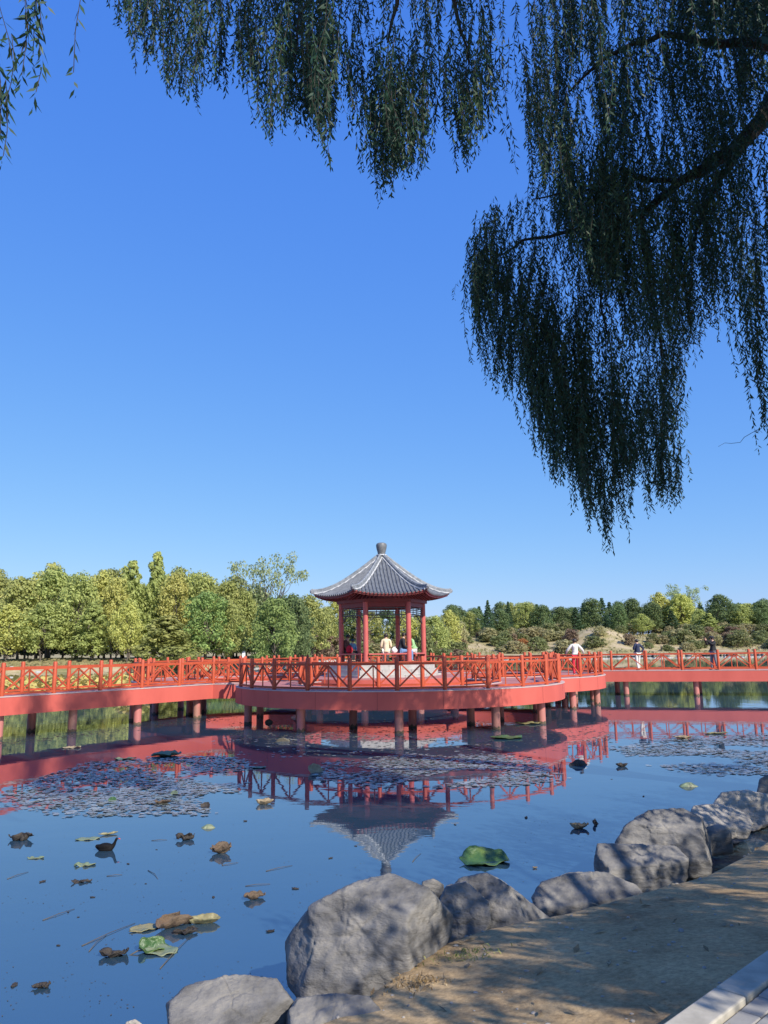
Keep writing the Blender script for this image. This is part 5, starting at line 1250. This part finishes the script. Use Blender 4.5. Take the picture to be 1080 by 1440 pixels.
# far right low tuft
for px, py in ((1062, 560), (1070, 550), (1056, 540), (1078, 560), (1052, 530), (1072, 645), (1080, 630), (1085, 650), (1076, 600), (1066, 545), (1088, 600)):
    bunch(px, py, 9.5, .8, 1.6, 2, .03, .02)
# sun catching whips hanging nearer the light, top centre right
for px, py in ((845, 120), (812, 95), (868, 150), (905, 60), (940, 45), (1000, 110), (920, 130), (780, 60), (855, 200), (890, 170)):
    bunch(px, py, rnd.uniform(6.6, 7.4), .8, 1.5, 2, .04, .01)
wb = Vector((11.6, 10.2, tz(11.6, 10.2)))
willow = thing('willow_tree', 'big weeping willow hanging over the pond from the right, its trunk outside the photo', 'tree', (wb.x, wb.y, wb.z))
def arr_sub(a, v): return a - np.array(v[:])[None, :]
link('crown', fast_quads('crown', arr_sub(np.concatenate(LV), wb), M['willow']), willow)
link('twigs', fast_quads('twigs', arr_sub(np.concatenate(TW), wb), M['bark']), willow)
tb = MB()
LIMB0 = [(1130, 70, 10.6), (1085, 150, 10.5), (1040, 205, 10.5), (1000, 232, 10.5), (958, 256, 10.6), (905, 296, 10.8), (850, 318, 11), (790, 328, 11.2), (735, 340, 11.3), (700, 362, 11.3)]
l0 = [at_y(x, y, D) for x, y, D in LIMB0]
tb.tube([wb + Vector((0, 0, -.3)), wb + Vector((-.1, 0, 1.2)), wb + Vector((-.5, .1, 3.0)), wb + Vector((-1.3, .2, 5.2))], [.52, .42, .36, .30], 14)
tk = tb.build('trunk', M['bark'], willow, True)
fork = wb + Vector((-1.3, .2, 5.0))
def branch(pts, radii, name='branch'):
    m = MB(); sp = []
    for i in range(len(pts) - 1):
        for j in range(3):
            t = j / 3; sp.append((pts[i].lerp(pts[i + 1], t) + noise.noise_vector(pts[i] * 1.3 + Vector((j, 0, 0))) * .05 * (1 if j or i else 0), radii[i] + (radii[i + 1] - radii[i]) * t))
    sp.append((pts[-1], radii[-1])); m.tube([s[0] for s in sp], [s[1] for s in sp], 9); return m.build(name, M['bark'], willow, True)
branch([fork, fork.lerp(l0[0], .5) + Vector((0, 0, .5))] + l0, [.24, .2, .17, .145, .12, .095, .07, .05, .04, .03, .02, .01])
def pxs(lst): return [at_y(*p) for p in lst]
branch([l0[1]] + pxs([(1030, 225, 10.4), (1005, 265, 10.3), (985, 310, 10.3), (972, 350, 10.4)]), [.07, .055, .045, .03, .015])
branch([l0[0]] + pxs([(1050, 60, 10.2), (1000, 62, 10), (950, 48, 9.8), (890, 60, 9.6), (840, 90, 9.5), (800, 130, 9.5)]), [.11, .07, .055, .045, .035, .025, .012])
branch([l0[4]] + pxs([(900, 250, 10.8), (860, 262, 11), (800, 270, 11), (750, 280, 11.1)]), [.05, .035, .028, .018, .01])
branch([l0[6]] + pxs([(840, 370, 11), (845, 430, 11.1), (860, 490, 11.1)]), [.03, .022, .016, .008])
branch([l0[5]] + pxs([(905, 350, 10.9), (920, 420, 10.9), (930, 500, 11)]), [.035, .026, .018, .008])
br2 = [fork + Vector((0, 0, .2)), Vector((8.5, 9.5, 11.0)), at_y(900, -220, 9), at_y(740, -190, 8.5), at_y(620, -120, 8.3), at_y(560, -20, 8.4), at_y(545, 60, 8.5)]
branch(br2, [.2, .17, .12, .09, .06, .035, .012])
branch([br2[3], at_y(560, -200, 7.8), at_y(430, -150, 7.5), at_y(330, -60, 7.4), at_y(280, 0, 7.5)], [.07, .055, .04, .025, .01])
branch([br2[4], at_y(640, 20, 8.5), at_y(660, 90, 8.7)], [.04, .025, .01])
branch([br2[4], at_y(480, -60, 7.6), at_y(420, 20, 7.8), at_y(415, 80, 7.8)], [.035, .02, .014, .006])
branch([br2[3], at_y(400, -260, 6.2), at_y(180, -180, 5.0), at_y(60, -60, 4.4), at_y(40, 0, 4.3)], [.06, .04, .025, .012, .004])
b = at_y(1010, 628, 9.4); branch([at_y(1085, 588, 9.5), at_y(1062, 607, 9.5), at_y(1040, 620, 9.4), b], [.004, .0035, .003, .002], 'bare_twig')

# the rest of the crown outside the photo: its shade falls on the ring, the rocks and the hanging whips
def shade_cloud(targets, per, size, rad, rg, stretch=2.2):
    c = np.array(targets); n = len(c); cc = np.repeat(c, per, 0); d = rg.normal(size=(n * per, 3)) * rad * .6; d[:, 2] *= stretch
    p = cc + d; a = rg.uniform(0, 2 * PI, len(p)); D_ = np.stack([np.cos(a) * .5, np.sin(a) * .5, -np.ones(len(p))], 1); W_ = np.cross(D_, rg.normal(size=D_.shape)); W_ /= np.linalg.norm(W_, axis=1, keepdims=True)
    s = size * rg.uniform(.7, 1.3, len(p))[:, None]
    return np.stack([p, p + D_ * s * .45 + W_ * s * .2, p + D_ * s, p + D_ * s * .45 - W_ * s * .2], 1).reshape(-1, 3)
def outside(p, m=.60): return p.x > m * p.y + .4 or p.y < .3
T1 = []
def cast(p, Lmin, Lmax, store, m=.60):
    for _ in range(6):
        L = rnd.uniform(Lmin, Lmax); q_ = p + SUN * L
        if outside(q_, m): store.append(q_[:]); return
# onto the ring's left front
for _ in range(150):
    a = math.radians(rnd.uniform(203, 288)); r_ = RO + rnd.uniform(-.6, .1)
    p = Vector((LOBES[0][0] + r_ * math.cos(a), LOBES[0][1] + r_ * math.sin(a), rnd.uniform(.6, 2.5)))
    L0 = (14.3 - p.x) / .833 + rnd.uniform(.8, 2.5); T1.append((p + SUN * L0)[:])
for _ in range(12):
    a = math.radians(rnd.uniform(288, 300)); p = Vector((LOBES[0][0] + RO * math.cos(a), LOBES[0][1] + RO * math.sin(a), rnd.uniform(.6, 1.8))); L0 = (14.3 - p.x) / .833 + rnd.uniform(.8, 2.5); T1.append((p + SUN * L0)[:])
# dapples on the left footbridge
for s in (14.0, 14.15, 14.3, 15.4, 15.6, 15.8, 16.0, 16.2, 16.5, 16.8, 17.0, 17.3, 17.5) * 2:
    d = (Vector(LB1) - Vector(LB0)).normalized(); p = Vector((LB0[0] + d.x * s, LB0[1] + d.y * s, 1.0)); T1.append((p + SUN * 31)[:])
# onto the hanging whips themselves
for _ in range(900):
    z_ = rnd.random()
    if z_ < .38: p = at_y(rnd.uniform(670, 960), rnd.uniform(270, 760), 11); Lr = (3.8, 8)
    elif z_ < .75: p = at_y(rnd.uniform(740, 1090), rnd.uniform(-60, 520), 10); Lr = (1.5, 6)
    else: p = at_y(rnd.uniform(165, 735), rnd.uniform(-60, 230), 8.5); Lr = (3.5, 9)
    cast(p, Lr[0], Lr[1], T1)
link('crown_outer', fast_quads('crown_outer', arr_sub(shade_cloud(T1, 95, .17, .38, rng), wb), M['willow']), willow)
branch([fork, Vector((10.5, 11.5, 10.5)), Vector((10.3, 12.0, 14.0)), Vector((9.8, 12.2, 16.5))], [.26, .2, .12, .05])
branch([fork, Vector((11.8, 8.5, 9.0)), Vector((10.0, 6.0, 12.0)), Vector((7.5, 4.8, 14.0))], [.22, .17, .1, .04])
branch([Vector((10.3, 12.0, 14.0)), Vector((8, 11, 17)), Vector((5.8, 10.3, 19.4))], [.08, .05, .02])
# second willow behind the camera, shading the bank
w2 = Vector((8.6, -1.6, 1.0)); will2 = thing('willow_tree', 'second willow behind the viewpoint, outside the photo, casting the dappled shade on the bank', 'tree', w2)
T2 = []
def inpoly(x, y, pl):
    c = False
    for i in range(len(pl)):
        (ax, ay), (bx, by) = pl[i], pl[(i + 1) % len(pl)]
        if (ay > y) != (by > y) and x < (bx - ax) * (y - ay) / (by - ay) + ax: c = not c
    return c
SH = [([(860, 1215), (1000, 1215), (1080, 1200), (1080, 1235), (960, 1245), (1080, 1300), (1085, 1400), (930, 1395), (800, 1320), (770, 1265)], 105, 0), ([(560, 1395), (640, 1330), (760, 1420), (700, 1440), (560, 1440)], 10, 0), ([(640, 1300), (780, 1350), (960, 1440), (880, 1440), (700, 1370), (630, 1335)], 40, 0),
      ([(640, 1225), (745, 1260), (735, 1320), (630, 1330), (600, 1260)], 38, .3), ([(750, 1225), (960, 1190), (970, 1250), (770, 1285)], 50, .3), ([(865, 1140), (975, 1140), (985, 1215), (870, 1215)], 44, .4), ([(410, 1280), (560, 1240), (600, 1300), (540, 1390), (430, 1390)], 34, .4), ([(240, 1380), (400, 1375), (520, 1410), (520, 1440), (240, 1440)], 22, .3), ([(400, 1400), (540, 1400), (540, 1440), (400, 1440)], 10, .2), ([(1000, 1400), (1080, 1360), (1080, 1440), (960, 1440)], 8, 0)]
for pl, n, zup in SH:
    xs = [p[0] for p in pl]; ys = [p[1] for p in pl]; c = 0
    while c < n * (2.6 if n == 105 else 2.4 if n in (38, 50, 44, 34) else .45):
        x, y = rnd.uniform(min(xs), max(xs)), rnd.uniform(min(ys), max(ys))
        if not inpoly(x, y, pl): continue
        c += 1; p = ground_pt(x, y); p.z += zup * rnd.random(); cast(p, 6, 10, T2)
link('crown', fast_quads('crown', arr_sub(shade_cloud(T2, 42, .11, .16, rng, 2.6), w2), M['willow']), will2)
m = MB(); m.tube([w2 + Vector((0, 0, -.3)), w2 + Vector((-.1, .1, 1.5)), w2 + Vector((-.4, .5, 3.4)), w2 + Vector((-1.0, 1.2, 5.6))], [.4, .32, .26, .16], 12); m.build('trunk', M['bark'], will2, True)
for e in ((5.5, 3.5, 6.5), (8.8, 5.0, 6.8), (4.2, 1.0, 6.2), (7.5, 3.0, 7.8)):
    m = MB(); a_ = w2 + Vector((-.5, .7, 3.9)); e = Vector(e); m.tube([a_, a_.lerp(e, .4) + Vector((0, 0, .6)), a_.lerp(e, .75) + Vector((0, 0, .4)), e], [.13, .09, .05, .02], 8); m.build('branch', M['bark'], will2, True)
